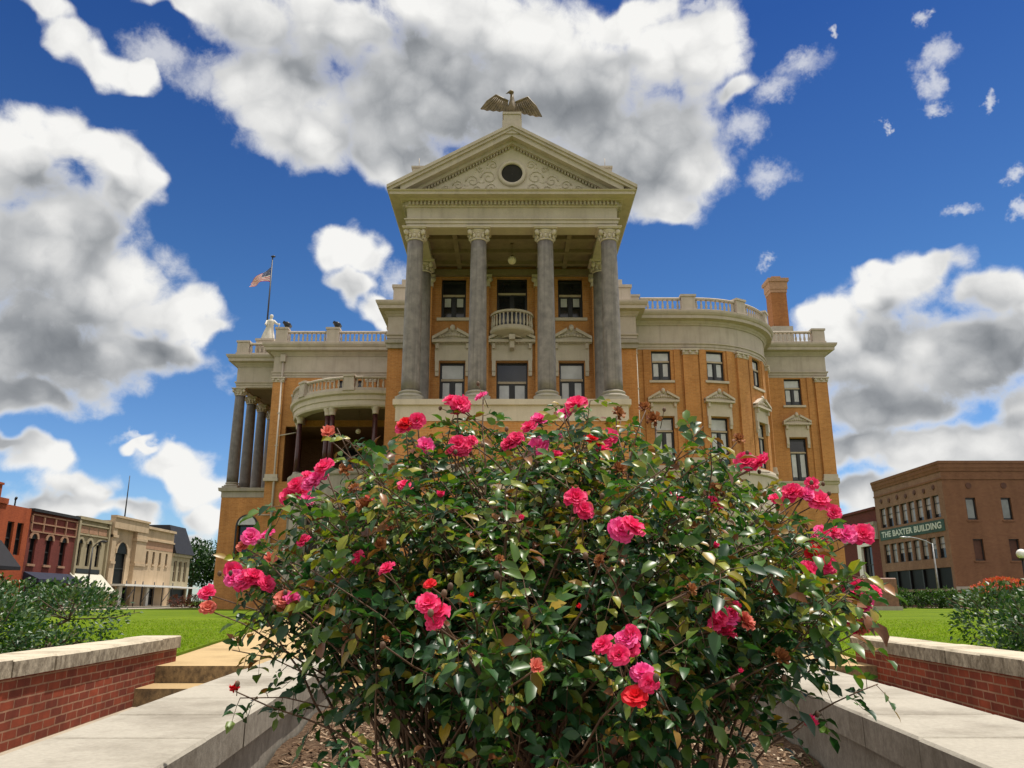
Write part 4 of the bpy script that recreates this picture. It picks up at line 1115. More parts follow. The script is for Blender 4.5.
# ------------------------------------------------------------------ shops on the left street: fronts face +x at x = -47
FX = -47.0
def yof(px): return at_x(px)
def at_x(px, py=540):
    """y along the shop front that the photo shows at column px"""
    u = (px - 512) / F; v = (384 - py) / F
    t = FX / u; return t * (cos(PITCH) - v * sin(PITCH))
def shop(name, label, y0, y1, h, mat, holes, cat="shop", depth=18, z0=-.62):
    t = thing(name, label, cat, (FX - depth / 2, (y0 + y1) / 2, z0)); b = tuple(t.location)
    m = MB(); P, l = straight((FX, y0), (FX, y1))            # travel +y: right of travel is +x
    wall(m, P, 0, l, z0, h, [(a - y0, c - y0, d, e) for a, c, d, e in holes], 60, .3)
    m.add([(FX, y0, z0), (FX - depth, y0, z0), (FX - depth, y0, h), (FX, y0, h)], [(3, 2, 1, 0)])
    m.add([(FX, y1, z0), (FX - depth, y1, z0), (FX - depth, y1, h), (FX, y1, h)], [(0, 1, 2, 3)])
    m.add([(FX - depth, y0, z0), (FX - depth, y1, z0), (FX - depth, y1, h), (FX - depth, y0, h)], [(0, 1, 2, 3)])
    m.build("wall", mat, t, b)
    m = MB(); m.box(FX - depth, FX - .05, y0 + .02, y1 - .02, h - .5, h - .3); m.build("roof", SLATE, t, b)
    return t, b
def shop_window(t, b, y0, y1, z0, z1, arch=False, frame=DARKF, head=None, glass=SHOPG, sill=None):
    m = MB(); w = .09
    m.box(FX - .28, FX - .2, y0, y0 + w, z0, z1); m.box(FX - .28, FX - .2, y1 - w, y1, z0, z1); m.box(FX - .28, FX - .2, y0 + w, y1 - w, z0, z0 + w); m.box(FX - .28, FX - .2, y0 + w, y1 - w, z1 - w, z1); m.box(FX - .28, FX - .2, y0 + w, y1 - w, (z0 + z1) / 2 - .05, (z0 + z1) / 2 + .05)
    o = m.build("window", frame, t, b)
    m = MB(); m.box(FX - .31, FX - .285, y0, y1, z0, z1); m.build("pane", glass, o, (0, 0, 0) if False else b)
    if head is not None:                                     # arched head standing proud of the wall
        m = MB(); yc, r = (y0 + y1) / 2, (y1 - y0) / 2
        pts = [(yc + (r + .28) * cos(pi * k / 10), z1 - .1 + (r + .28) * sin(pi * k / 10)) for k in range(11)] + [(yc + r * cos(pi * k / 10), z1 - .1 + r * sin(pi * k / 10)) for k in range(10, -1, -1)]
        n = len(pts); half = 11
        for k in range(10):
            q = [pts[k], pts[k + 1], pts[n - 2 - k], pts[n - 1 - k]]
            m.add([(FX + .12, a, c) for a, c in q] + [(FX + .0, a, c) for a, c in q], [(0, 1, 2, 3), (0, 4, 5, 1), (2, 6, 7, 3)])
        m.build("window_head", head, o, b)
        m = MB(); vs = [(FX + .02, yc + r * cos(pi * k / 10), z1 - .1 + r * sin(pi * k / 10)) for k in range(11)]; m.add(vs, [tuple(range(11))]); m.build("arch_pane", glass, o, b)
    if sill is not None:
        m = MB(); m.box(FX, FX + .15, y0 - .15, y1 + .15, z0 - .22, z0); m.build("sill", sill, o, b)
def awning(t, b, y0, y1, z1, z0, out, mat):
    m = MB(); x0, x1 = FX + .02, FX + out
    m.add([(x0, y0, z1), (x0, y1, z1), (x1, y1, z0), (x1, y0, z0), (x1, y1, z0 - .3), (x1, y0, z0 - .3), (x0, y0, z0 - .3), (x0, y1, z0 - .3)],
          [(3, 2, 1, 0), (5, 4, 2, 3), (0, 6, 5, 3), (7, 1, 2, 4), (6, 7, 4, 5)])
    m.build("awning", mat, t, b)
# vermilion corner shop
y0, y1 = 58.0, at_x(27)
t, b = shop("corner_shop", "vermilion red shop with black awning at the left edge", y0, y1, 8.7, BRICK_O, [(y1 - 3.4, y1 - 2.4, 4.2, 7.2), (y1 - 1.9, y1 - .9, 4.2, 7.2), (y0 + 6, y0 + 8, 4.2, 7.2), (y1 - 7.5, y1 - 2.6, -.3, 2.2)])
for a in (y1 - 3.4, y1 - 1.9): shop_window(t, b, a, a + 1.0, 4.2, 7.2)
shop_window(t, b, y0 + 6, y0 + 8, 4.2, 7.2); shop_window(t, b, y1 - 7.5, y1 - 2.6, -.3, 2.2)
awning(t, b, y0 + 2, y1 - 4.0, 5.4, 3.0, 2.2, AWN_K)
m = MB(); m.box(FX - 1, FX + .15, y0, y1 - 4, 8.7, 9.2); m.box(FX - 1.2, FX + .2, y0, y1 - 5.4, 9.2, 10.3); m.box(FX - 1.3, FX + .3, y0, y1 - 5.3, 10.3, 10.5); m.build("parapet", BRICK_O, t, b)
m = MB(); m.box(FX, FX + .2, y0, y1 - .1, 1.6, 2.0); m.build("ledge", BRICK_O, t, b)
m = MB(); m.tube([(FX - .5, y1 - 2, 8.7), (FX - .5, y1 - 2, 9.5)], .08, 6); m.tube([(FX - .5, y1 - 2, 9.4), (FX - .2, y1 - 2.4, 9.5)], .12, 6); m.build("roof_vent", BLACKM, t, b)
# maroon shop
y0, y1 = at_x(27) + .03, at_x(75)
cs = [at_x(33.5), at_x(49.5), at_x(64)]
t, b = shop("maroon_shop", "maroon brick shop with three arched windows, between vermilion and tan shops", y0, y1, 8.75, BRICK_M, [(c - .5, c + .5, 3.5, 6.0) for c in cs] + [(y0 + .8, y1 - .6, -.3, 1.9)])
for c in cs: shop_window(t, b, c - .5, c + .5, 3.5, 6.0, head=PINKW, sill=PINKW)
shop_window(t, b, y0 + .8, y1 - .6, -.3, 1.9)
m = MB()
for z in (6.55, 7.35, 8.15): m.box(FX, FX + .14, y0 + .15, y1 - .15, z, z + .13)
for k in range(5): yy_ = y0 + .15 + (y1 - y0 - .42) * k / 4; m.box(FX + .01, FX + .16, yy_, yy_ + .14, 6.55, 8.28)
m.build("panel_frame", PINKW, t, b)
m = MB(); m.box(FX - .3, FX + .3, y0, y1, 8.5, 8.78); m.build("cornice", SLATE, t, b)
awning(t, b, y0 + .2, y1 - .4, 2.75, 2.05, 1.6, AWN_B)
# tan shop
y0, y1 = at_x(75) + .03, at_x(108)
cs = [at_x(80.5), at_x(90), at_x(99.5)]
t, b = shop("tan_shop", "tan shop with three arched windows above a white awning", y0, y1, 8.9, TANW, [(c - .42, c + .42, 3.7, 6.2) for c in cs] + [(y0 + .4, y1 - .4, -.3, 2.6)])
for c in cs: shop_window(t, b, c - .42, c + .42, 3.7, 6.2, head=TANW)
shop_window(t, b, y0 + .4, y1 - .4, -.3, 2.6)
m = MB(); m.box(FX, FX + .18, y0 + .1, y1 - .1, 6.95, 7.1); m.box(FX, FX + .18, y0 + .1, y1 - .1, 8.05, 8.2); m.box(FX - .3, FX + .3, y0, y1, 8.6, 8.92)
m.box(FX, FX + .25, y0 + .02, y0 + .4, -.6, 8.55); m.box(FX, FX + .25, y1 - .4, y1 - .02, -.6, 8.55); m.build("trim", TANW, t, b)
m = MB()
for k in range(3): a = y0 + .55 + k * (y1 - y0 - .9) / 3; m.box(FX, FX + .05, a, a + (y1 - y0 - .9) / 3 - .2, 7.2, 7.95)
m.build("frieze_panel", PINKW, t, b)
m = MB(); m.box(FX, FX + .1, y0 + .9, y1 - 1.2, 2.95, 3.4); m.build("sign_board", BLACKM, t, b)
awning(t, b, y0 - .2, y1 - .6, 2.9, 1.05, 1.9, AWN_W)
m = MB(); M = Matrix.Translation((FX + 1.4, y0 + .8, .95)); 
pts = [(FX + 1.93, y0 + 1.2 + 1.0 * cos(pi * k / 10), .72 + 1.25 * sin(pi * k / 10)) for k in range(11)]
m.add([(p[0], p[1], p[2]) for p in pts] + [(p[0] - .03, p[1], p[2]) for p in pts], [tuple(range(11)), tuple(range(21, 10, -1))]); m.build("awning_emblem", AWN_K, t, b)
# cream bank with the great arch
y0, y1 = at_x(108) + .03, at_x(174)
ya = at_x(123)
cs = [at_x(149), at_x(155.5), at_x(162), at_x(168.5)]
t, b = shop("cream_bank_building", "cream stone building with one tall arched entrance and small windows", y0, y1, 9.15, CREAMW,
            [(ya - 1.35, ya + 1.35, 1.9, 5.6)] + [(c - .32, c + .32, 4.6, 6.2) for c in cs] + [(at_x(p), at_x(q), -.5, 1.6) for p, q in ((114, 121), (127, 134), (140, 149), (154, 160))], "building")
shop_window(t, b, ya - 1.35, ya + 1.35, 1.9, 5.6, head=CREAMW)
for c in cs: shop_window(t, b, c - .32, c + .32, 4.6, 6.2, sill=CREAMW)
for p, q in ((114, 121), (127, 134), (140, 149)): shop_window(t, b, at_x(p), at_x(q), -.5, 1.6)
shop_window(t, b, at_x(154), at_x(160), -.5, 1.6)
m = MB(); m.box(FX - .2, FX - .1, at_x(160.5) - .1, at_x(163), -.6, 1.5); m.build("white_door", WHITEP, t, b)
yp = at_x(143)
m = MB(); m.box(FX, FX + .5, y0, ya - 2.6, -.6, 8.3); m.box(FX, FX + .5, ya + 2.6, yp, -.6, 8.3); m.box(FX, FX + .6, y0, yp, 8.3, 9.5)
m.box(FX, FX + .75, y0 - .05, yp + .05, 9.5, 9.75); m.box(FX, FX + .65, y0 - .02, ya - 2.5, 4.2, 4.5); m.box(FX, FX + .65, ya + 2.5, yp + .05, 4.2, 4.5); m.box(FX, FX + .62, y0, ya - 2.4, 7.2, 7.5); m.box(FX, FX + .62, ya + 2.4, yp + .03, 7.2, 7.5)
m.build("portal_pier", CREAMW, t, b)
m = MB(); m.box(FX - .2, FX + .3, yp + .06, y1, 9.0, 9.3); m.box(FX, FX + .22, yp + .06, y1, 7.55, 7.75); m.build("cornice", CREAMW, t, b)
m = MB(); m.box(FX, FX + .03, yp + .2, y1 - .1, 6.5, 7.5); m.build("brick_panel", PINKW, t, b)
m = MB(); m.box(FX, FX + 2.2, at_x(112), at_x(170), 1.70, 1.92); m.build("canopy", WHITEP, t, b)
m = MB()
for p in (114, 123, 131, 143, 152, 162): m.tube([(FX + 2.1, at_x(p), -.62), (FX + 2.1, at_x(p), 2.3)], .07, 6)
for p in (114, 131, 152): m.tube([(FX + 2.1, at_x(p), -.2), (FX + 2.1, at_x(p + 8), 1.3)], .05, 6)
m.build("canopy_post", BLACKM, t, b)
m = MB()
for p in (124.5, 136.5, 151.5): m.box(FX + .02, FX + .3, at_x(p) - .35, at_x(p) + .35, -.6, 1.68)
m.build("pillar", WHITEP, t, b)
# mansard building
y0, y1 = at_x(174) + .03, at_x(192)
cs = [at_x(178), at_x(183), at_x(188)]
t, b = shop("mansard_building", "pale yellow building under a dark steep mansard roof", y0, y1, 6.4, TANW, [(c - .5, c + .5, 2.6, 5.4) for c in cs] + [(y0 + .5, y1 - .5, -.4, 1.6)], "building")
for c in cs: shop_window(t, b, c - .5, c + .5, 2.6, 5.4, frame=BEIGEF)
shop_window(t, b, y0 + .5, y1 - .5, -.4, 1.6)
m = MB(); m.add([(FX + .5, y0, 6.4), (FX + .5, y1 + .3, 6.4), (FX - .9, y1 - .5, 10.3), (FX - .9, y0 + .2, 10.3), (FX - 17, y0, 6.4), (FX - 17, y1 + .3, 6.4), (FX - 15.5, y1 - .5, 10.3), (FX - 15.5, y0 + .2, 10.3)],
                [(0, 1, 2, 3), (1, 5, 6, 2), (5, 4, 7, 6), (4, 0, 3, 7), (3, 2, 6, 7), (0, 4, 5, 1)]); m.build("mansard_roof", SLATE, t, b)
m = MB(); m.box(FX, FX + .3, y0, y1, 6.0, 6.38); m.build("cornice", TANW, t, b)
m = MB(); m.box(FX, FX + 1.5, y0, y1, 1.7, 1.9); m.build("canopy", WHITEP, t, b)
# street poles on that side
p0 = at(126.5, 529, 98); tp_ = at(130, 480, 98)
t = thing("roof_mast", "thin dark mast standing on the cream arched building", "mast", (-48, 100, 8.9)); m = MB(); m.tube([(-48, 100, 8.6), (-48, 100, 15.2)], [.11, .05], 6); m.lathe([(.3, 8.6), (.2, 8.9)], (-48, 100, 0), 8); m.build("mast", BLACKM, t, (-48, 100, 8.9))
def street_lamp(label, x, y, h, arm, head=True, mat=GREYM, name="street_lamp", group=None):
    t = thing(name, label, "street lamp", (x, y, GZ), group); b = (x, y, GZ)
    m = MB(); m.tube([(x, y, GZ), (x, y, GZ + h)], [.11, .065], 8); m.lathe([(.2, GZ), (.17, GZ + .4), (.11, GZ + .5)], (x, y, 0), 10); m.build("pole", mat, t, b)
    m = MB(); pts = [(x, y, GZ + h - .1)] + [(x + arm[0] * q, y + arm[1] * q, GZ + h + .55 * sin(pi * q * .55)) for q in (.25, .5, .75, 1)]; m.tube(pts, .05, 6); m.build("arm", mat, t, b)
    m = MB(); e = pts[-1]; m.ball((e[0], e[1], e[2] - .02), .3, 10, 6, (1.3, .7, .35)); m.build("lamp_head", mat, t, b)
street_lamp("dark street lamp with a short arm before the tan shop", -39.3, 76.4, 5.5, (.8, .3), mat=BLACKM)
street_lamp("pale street lamp with a long arm before the brown brick building", 37.6, 72.8, 5.6, (-2.5, 0), mat=GREYM)
t = thing("globe_lamp", "white globe street lamp on a post at the right edge", "street lamp", (35.25, 56.5, GZ)); b = (35.25, 56.5, GZ)
m = MB(); m.tube([(35.25, 56.5, GZ), (35.25, 56.5, 2.75)], [.10, .07], 8); m.lathe([(.22, GZ), (.2, GZ + .3), (.11, GZ + .6)], (35.25, 56.5, 0), 10); m.lathe([(.07, 2.7), (.18, 2.78), (.16, 2.85)], (35.25, 56.5, 0), 10); m.build("post", BLACKM, t, b)
m = MB(); m.ball((35.25, 56.5, 3.15), .33, 14, 10); m.build("globe", mat_plain("white_glass", (.78, .78, .76), .3, var=.03), t, b)

# ------------------------------------------------------------------ brown brick building on the right street
BX, BY = 44.6, 82.8
def brown_building():
    t = thing("brown_brick_building", "large brown brick building with a green painted sign band", "building", (BX + 16, BY + 8, -.7)); b = tuple(t.location)
    L_ = 16.0; H = 14.0
    m = MB(); P, l = straight((BX, BY + L_), (BX, BY))        # west front, travel -y: right is -x
    n = 8; ws = [.9 + (l - 1.8) * (i + .5) / n for i in range(n)]
    hw = []
    for w in ws: hw += [(w - .74, w + .74, 8.45, 10.75), (w - .74, w + .74, 4.3, 6.5)]
    wall(m, P, 0, l, -.8, H, hw + [(.6, l - .5, -.4, 3.35)], 60, .3)
    m.build("west_wall", mat_brick("weathered_front_brick", (.30, .185, .13), (.25, .145, .10), (.29, .205, .15), .3, .11, .014, .4, .3, .35), t, b)
    m = MB(); P2, l2 = straight((BX, BY), (BX + 34, BY)); sw = [(2.7, .52), (6.35, .52), (10.2, .52), (14, .52)]
    hs = []
    for x, w in sw: hs += [(x - w, x + w, 8.05, 10.3), (x + .15 - w, x + .15 + w, 3.95, 6.1)]
    wall(m, P2, 0, l2, -.8, H, hs, 60, .3)
    m.add([(BX, BY + L_, -.8), (BX + 34, BY + L_, -.8), (BX + 34, BY + L_, H), (BX, BY + L_, H)], [(0, 3, 2, 1)]); m.add([(BX + 34, BY, -.8), (BX + 34, BY + L_, -.8), (BX + 34, BY + L_, H), (BX + 34, BY, H)], [(0, 1, 2, 3)])
    m.build("south_wall", BRICK_B, t, b)
    m = MB(); m.box(BX + .1, BX + 33.9, BY + .1, BY + L_ - .1, H - .6, H - .4); m.build("roof", SLATE, t, b)
    m = MB(); m.sweep([(BX, BY + L_), (BX, BY), (BX + 34, BY)], [(-.3, 13.05), (.08, 13.05), (.12, 13.3), (.18, 13.45), (.20, 13.75), (.27, 13.85), (.27, 14.12), (-.3, 14.12)])
    m.sweep([(BX, BY + L_), (BX, BY), (BX + 34, BY)], [(-.1, 12.2), (.10, 12.2), (.10, 12.38), (-.1, 12.38)]); m.build("cornice", BRICK_B, t, b)
    for w in ws:
        for z0, z1 in ((8.45, 10.75), (4.3, 6.5)):
            y = BY + L_ - w; m = MB(); q = .08
            m.box(BX + .2, BX + .28, y - .74, y - .74 + q, z0, z1); m.box(BX + .2, BX + .28, y + .74 - q, y + .74, z0, z1); m.box(BX + .2, BX + .28, y - .66, y + .66, z0, z0 + q); m.box(BX + .2, BX + .28, y - .66, y + .66, z1 - q, z1); m.box(BX + .2, BX + .28, y - .66, y + .66, (z0 + z1) / 2 + .3, (z0 + z1) / 2 + .38)
            o = m.build("window", DARKF, t, b); m = MB(); m.box(BX + .285, BX + .31, y - .74, y + .74, z0, z1); m.build("pane", GLASS, o, b)
            m = MB(); m.box(BX + .255, BX + .284, y - .62, y + .62, z0 + .1 + RND.choice([0, .3, .9]), z1 - .1); m.build("blind", MATS["window_blind_tan"], o, b)
    for x, w in sw:
        for dx, z0, z1, bl in ((0, 8.05, 10.3, True), (.15, 3.95, 6.1, False)):
            X = BX + x + dx; m = MB(); q = .1
            m.box(X - w, X - w + q, BY + .2, BY + .28, z0, z1); m.box(X + w - q, X + w, BY + .2, BY + .28, z0, z1); m.box(X - w + q, X + w - q, BY + .2, BY + .28, z0, z0 + q); m.box(X - w + q, X + w - q, BY + .2, BY + .28, z1 - q, z1)
            o = m.build("window", DARKF, t, b); m = MB(); m.box(X - w, X + w, BY + .285, BY + .31, z0, z1); m.build("pane", MATS["board_brown"] if not bl else GLASS, o, b)
            m = MB(); m.box(X - w - .15, X + w + .15, BY - .08, BY, z0 - .2, z0 - .02); m.build("sill", BRICK_B, o, b)
            if bl: m = MB(); m.box(X - w + .16, X + w - .16, BY + .255, BY + .283, z0 + .2, z1 - .2); m.build("blind", MATS["window_blind_dim"], o, b)
        if x < 8:
            m = MB(); m.lathe([(.32, 0), (.3, .06)], (0, 0, 0), 14, False, Matrix.Translation((BX + x, BY - .0, 11.55)) @ Matrix.Rotation(pi / 2, 4, 'X')); m.build("wall_vent", MATS["board_brown"], t, b)
    m = MB()
    for k in range(7):
        y = BY + L_ - (1.8 + k * (L_ - 3.6) / 6); m.lathe([(.30, 0), (.24, .1)], (0, 0, 0), 10, False, Matrix.Translation((BX, y, 11.6 - (.12 if k % 2 else 0))) @ Matrix.Rotation(-pi / 2, 4, 'Y'))
    m.build("rosette", MATS["board_brown"], t, b)
    m = MB(); m.box(BX - .06, BX - .0, BY + .55, BY + L_ - .55, 7.0, 8.2); sg = m.build("sign_band", SIGNG, t, b)
    tc = bpy.data.curves.new("sign_text", 'FONT'); tc.body = "THE BAXTER BUILDING"; tc.size = .92; tc.extrude = .012; tc.offset = .028; tc.space_character = 1.06; tc.align_x = 'CENTER'; tc.align_y = 'CENTER'
    to = bpy.data.objects.new("sign_text_tmp", tc); COL.objects.link(to); bpy.context.view_layer.update()
    me = bpy.data.meshes.new_from_object(to.evaluated_get(bpy.context.evaluated_depsgraph_get())); bpy.data.objects.remove(to)
    xs = [v.co.x for v in me.vertices]; wd = max(xs) - min(xs); k = (L_ - 2.2) / wd
    Mt = Matrix.Translation(Vector((BX - .075, BY + L_ / 2, 7.6)) - Vector(b)) @ Matrix.Rotation(-pi / 2, 4, 'Z') @ Matrix.Rotation(pi / 2, 4, 'X') @ Matrix.Diagonal((k, 1.0, 1, 1))
    me.transform(Mt); me.materials.clear(); me.materials.append(SIGNW); lo = bpy.data.objects.new("sign_lettering", me); COL.objects.link(lo); lo.parent = sg
    m = MB(); m.box(BX + .2, BX + .25, BY + .5, BY + L_ - .6, -.4, 3.35); m.build("shop_front", SHOPG, t, b)
    m = MB()
    for k in range(6): y = BY + .5 + k * (L_ - 1.1) / 5; m.box(BX + .02, BX + .18, y - .12, y + .12, -.5, 3.3)
    m.build("shop_front_post", BLACKM, t, b)
    m = MB(); m.box(BX - 1.6, BX, BY + .3, BY + L_ - .3, .95, 1.2); m.build("canopy", CAPW, t, b)
    m = MB(); m.box(BX - .05, BX + 33, BY - .12, BY, 1.05, 1.4); m.build("ledge", STONE_G, t, b)
mat_plain("window_blind_tan", (.24, .225, .22), .3, var=.3, scale=.8, coat=.5); mat_plain("window_blind_dim", (.15, .17, .17), .3, var=.3, scale=.8, coat=.5); mat_plain("board_brown", (.085, .035, .022), .7)
brown_building()
# dark red building behind it
def red_building():
    y0, y1, H = BY + 16.05, BY + 32, 11.2
    t = thing("dark_red_building", "dark red brick building with a stone band, left of the brown one", "building", (BX + 8, y0 + 8, -.7)); b = tuple(t.location)
    m = MB(); P, l = straight((BX, y1), (BX, y0)); yd = BY + 19.5
    wall(m, P, 0, l, -.8, H, [(y1 - yd - 1.2, y1 - yd + 1.2, .2, 6.6), (3, 5, 1, 6)], 60, .35)
    m.add([(BX, y0, -.8), (BX + 20, y0, -.8), (BX + 20, y0, H), (BX, y0, H)], [(0, 1, 2, 3)]); m.add([(BX, y1, -.8), (BX + 20, y1, -.8), (BX + 20, y1, H), (BX, y1, H)], [(0, 3, 2, 1)]); m.add([(BX + 20, y0, -.8), (BX + 20, y1, -.8), (BX + 20, y1, H), (BX + 20, y0, H)], [(0, 1, 2, 3)])
    m.build("wall", BRICK_D, t, b)
    m = MB(); m.box(BX + .1, BX + 19.9, y0, y1, H - .5, H - .3); m.build("roof", SLATE, t, b)
    m = MB(); m.box(BX - .25, BX, y0, y1, 7.3, 9.0); m.box(BX - .45, BX, y0, y1, 9.0, 9.4); m.build("stone_band", STONE_G, t, b)
    m = MB(); m.box(BX - .2, BX, y0, y1, H - .3, H); m.build("parapet", BRICK_D, t, b)
    m = MB(); m.box(BX - .3, BX, yd + 1.2, yd + 2.3, -.6, 6.9); m.box(BX - .3, BX, yd - 1.2, yd + 1.2, 6.6, 7.0); m.build("white_pilaster", WHITEP, t, b)
    m = MB(); m.box(BX + .2, BX + .26, yd - 1.1, yd - .05, .2, 6.5); m.box(BX + .2, BX + .26, yd + .05, yd + 1.1, .2, 6.5); o = m.build("door", GLASS, t, b)
    m = MB()
    for a in (yd - 1.2, yd - .05, yd + 1.1): m.box(BX + .12, BX + .28, a, a + .1, .2, 6.6)
    for z in (2.2, 4.3): m.box(BX + .13, BX + .27, yd - 1.1, yd + 1.1, z, z + .1)
    m.build("door_frame", BLACKM, o, b)
    m = MB(); m.box(BX + .2, BX + .25, y1 - 5, y1 - 3, 1, 6); m.build("window", GLASS, t, b)
red_building()
t = thing("granite_block", "brown stone block standing on the lawn right of the courthouse", "monument", (25.5, 57.8, GZ))
m = MB(); m.bbox(24.4, 26.7, 57.2, 58.4, GZ, 1.55, .06); m.build("block", WOOD, t, (25.5, 57.8, GZ)); m = MB(); m.box(24.25, 26.85, 57.05, 58.55, GZ - .02, -.35); m.build("plinth", STONE_G, t, (25.5, 57.8, GZ))

# ------------------------------------------------------------------ the rose bush
BR_ = random.Random(21)
def leaflet(mb, p, d, n, l, w, curl):
    d = d.normalized(); s = d.cross(n)
    if s.length < 1e-4: s = d.orthogonal()
    s.normalize(); n = s.cross(d)
    mid = []; 
    for q, dz in ((0, 0), (.34, .0), (.7, -.04), (1, -.15)): mid.append(p + d * l * q + n * l * dz * curl)
    f = BR_.uniform(.12, .34)
    ls = [p + d * l * .30 + s * w * .46 + n * w * f, p + d * l * .66 + s * w * .42 + n * (w * f * .8 - l * .03 * curl)]
    rs = [p + d * l * .30 - s * w * .46 + n * w * f, p + d * l * .66 - s * w * .42 + n * (w * f * .8 - l * .03 * curl)]
    mb.add(mid + ls + rs, [(0, 1, 4), (1, 2, 5, 4), (2, 3, 5), (0, 6, 1), (1, 6, 7, 2), (2, 7, 3)], True)
def compound(mb, stem, p, d, up, size, r=BR_):
    """rose leaf: a stalk with five leaflets"""
    d = d.normalized(); side = d.cross(up)
    if side.length < 1e-3: side = d.orthogonal()
    side.normalize(); n = side.cross(d).normalized()
    L_ = size * r.uniform(1.3, 1.8); droop = r.uniform(.1, .55)
    def at_(q): return p + d * L_ * q - n * L_ * .34 * q * q - Vector((0, 0, L_ * droop * q * q))
    stem.tube([p, at_(.5), at_(1)], [.0014, .0011, .0009], 3, True, False)
    cnt = 5 if r.random() < .75 else 3
    lw = size * r.uniform(.50, .62)
    def tilt(v, amt): return (v + rv(r) * amt)
    for q, k in ((.45, 1), (.78, 1)) if cnt == 5 else ((.62, 1),):
        for sgn in (-1, 1):
            dd = d * .55 + side * sgn + n * r.uniform(-.3, .1) - Vector((0, 0, droop * .7))
            leaflet(mb, at_(q), tilt(dd, .18), tilt(n, .25), size * r.uniform(.7, .95), lw * r.uniform(.85, 1.05), r.uniform(.5, 1.6))
    leaflet(mb, at_(1), tilt(d - n * .2 - Vector((0, 0, droop)), .15), tilt(n, .2), size * r.uniform(.95, 1.15), lw, r.uniform(.5, 1.8))

def petal(mb, ang, tilt, L_, W_, z0, r, ruff=.10, cup=.5):
    """one petal on a 4x5 grid; tilt is its lean above the flower's plane"""
    vs = []; nu, nv = 4, 5; ca, sa = cos(ang), sin(ang)
    off = r.uniform(-.08, .08)
    for i in range(nu):
        q = i / (nu - 1)
        for j in range(nv):
            s = (j / (nv - 1) - .5) * 2
            wid = W_ * (.35 + .75 * sin(min(1, q * 1.05) * pi * .58)) * .5
            rad = L_ * q; tl = tilt + .35 * (q - .4) * cup - (.5 * max(0, q - .7) if tilt < .9 else 0)
            x = .003 + rad * cos(tl) * (1 - .10 * s * s * q); z = z0 + rad * sin(tl) + cup * .25 * W_ * s * s * q + r.uniform(-1, 1) * ruff * L_ * q * .7
            y = s * wid + off * rad
            vs.append((ca * x - sa * y, sa * x + ca * y, z))
    fs = []
    for i in range(nu - 1):
        for j in range(nv - 1): a = i * nv + j; fs.append((a, a + nv, a + nv + 1, a + 1))
    mb.add(vs, fs, True)
def rose_mesh(name, mat, seed, layers, ruff):
    r = random.Random(seed); m = MB()
    for n, tilt, l, w in layers:
        a0 = r.uniform(0, 6.28)
        for k in range(n): petal(m, a0 + 2 * pi * k / n + r.uniform(-.15, .15), tilt + r.uniform(-.14, .14), l * r.uniform(.9, 1.1), w * r.uniform(.9, 1.1), .002 * tilt, r, ruff)
    o = m.build(name, mat)
    return o.data, o
OPEN = [(7, .08, .043, .032), (7, .42, .038, .030), (6, .8, .031, .026), (5, 1.15, .022, .02)]
FLAT = [(7, .0, .045, .034), (6, .28, .039, .034), (5, .6, .030, .028), (5, 1.0, .021, .02)]
BUD = [(4, 1.35, .036, .034), (3, 1.45, .034, .028)]
protos = {}
tmp = []
for nm, mat, lay, ruff, sd in (("pink0", P_PINK, OPEN, .2, 1), ("pink1", P_PINK, FLAT, .22, 2), ("pink2", P_PINK, OPEN, .24, 3), ("pink3", P_PINK, FLAT, .26, 13), ("mag0", P_MAG, OPEN, .2, 4), ("mag1", P_MAG, FLAT, .22, 5), ("red0", P_RED, OPEN, .12, 6),
                              ("red1", P_RED, FLAT, .08, 7), ("cor0", P_CORAL, OPEN, .16, 8), ("bud", P_RED, BUD, .08, 9), ("budp", P_PINK, BUD, .08, 10),
                              ("sp0", P_BROWN, [(6, .6, .030, .020), (6, 1.1, .026, .016), (5, .1, .03, .016)], .35, 11), ("sp1", P_CORAL, [(6, .5, .034, .022), (6, 1.0, .03, .018)], .35, 12)):
    me, o = rose_mesh(nm, mat, sd, lay, ruff); protos[nm] = me; tmp.append(o)
for o in tmp: bpy.data.objects.remove(o)

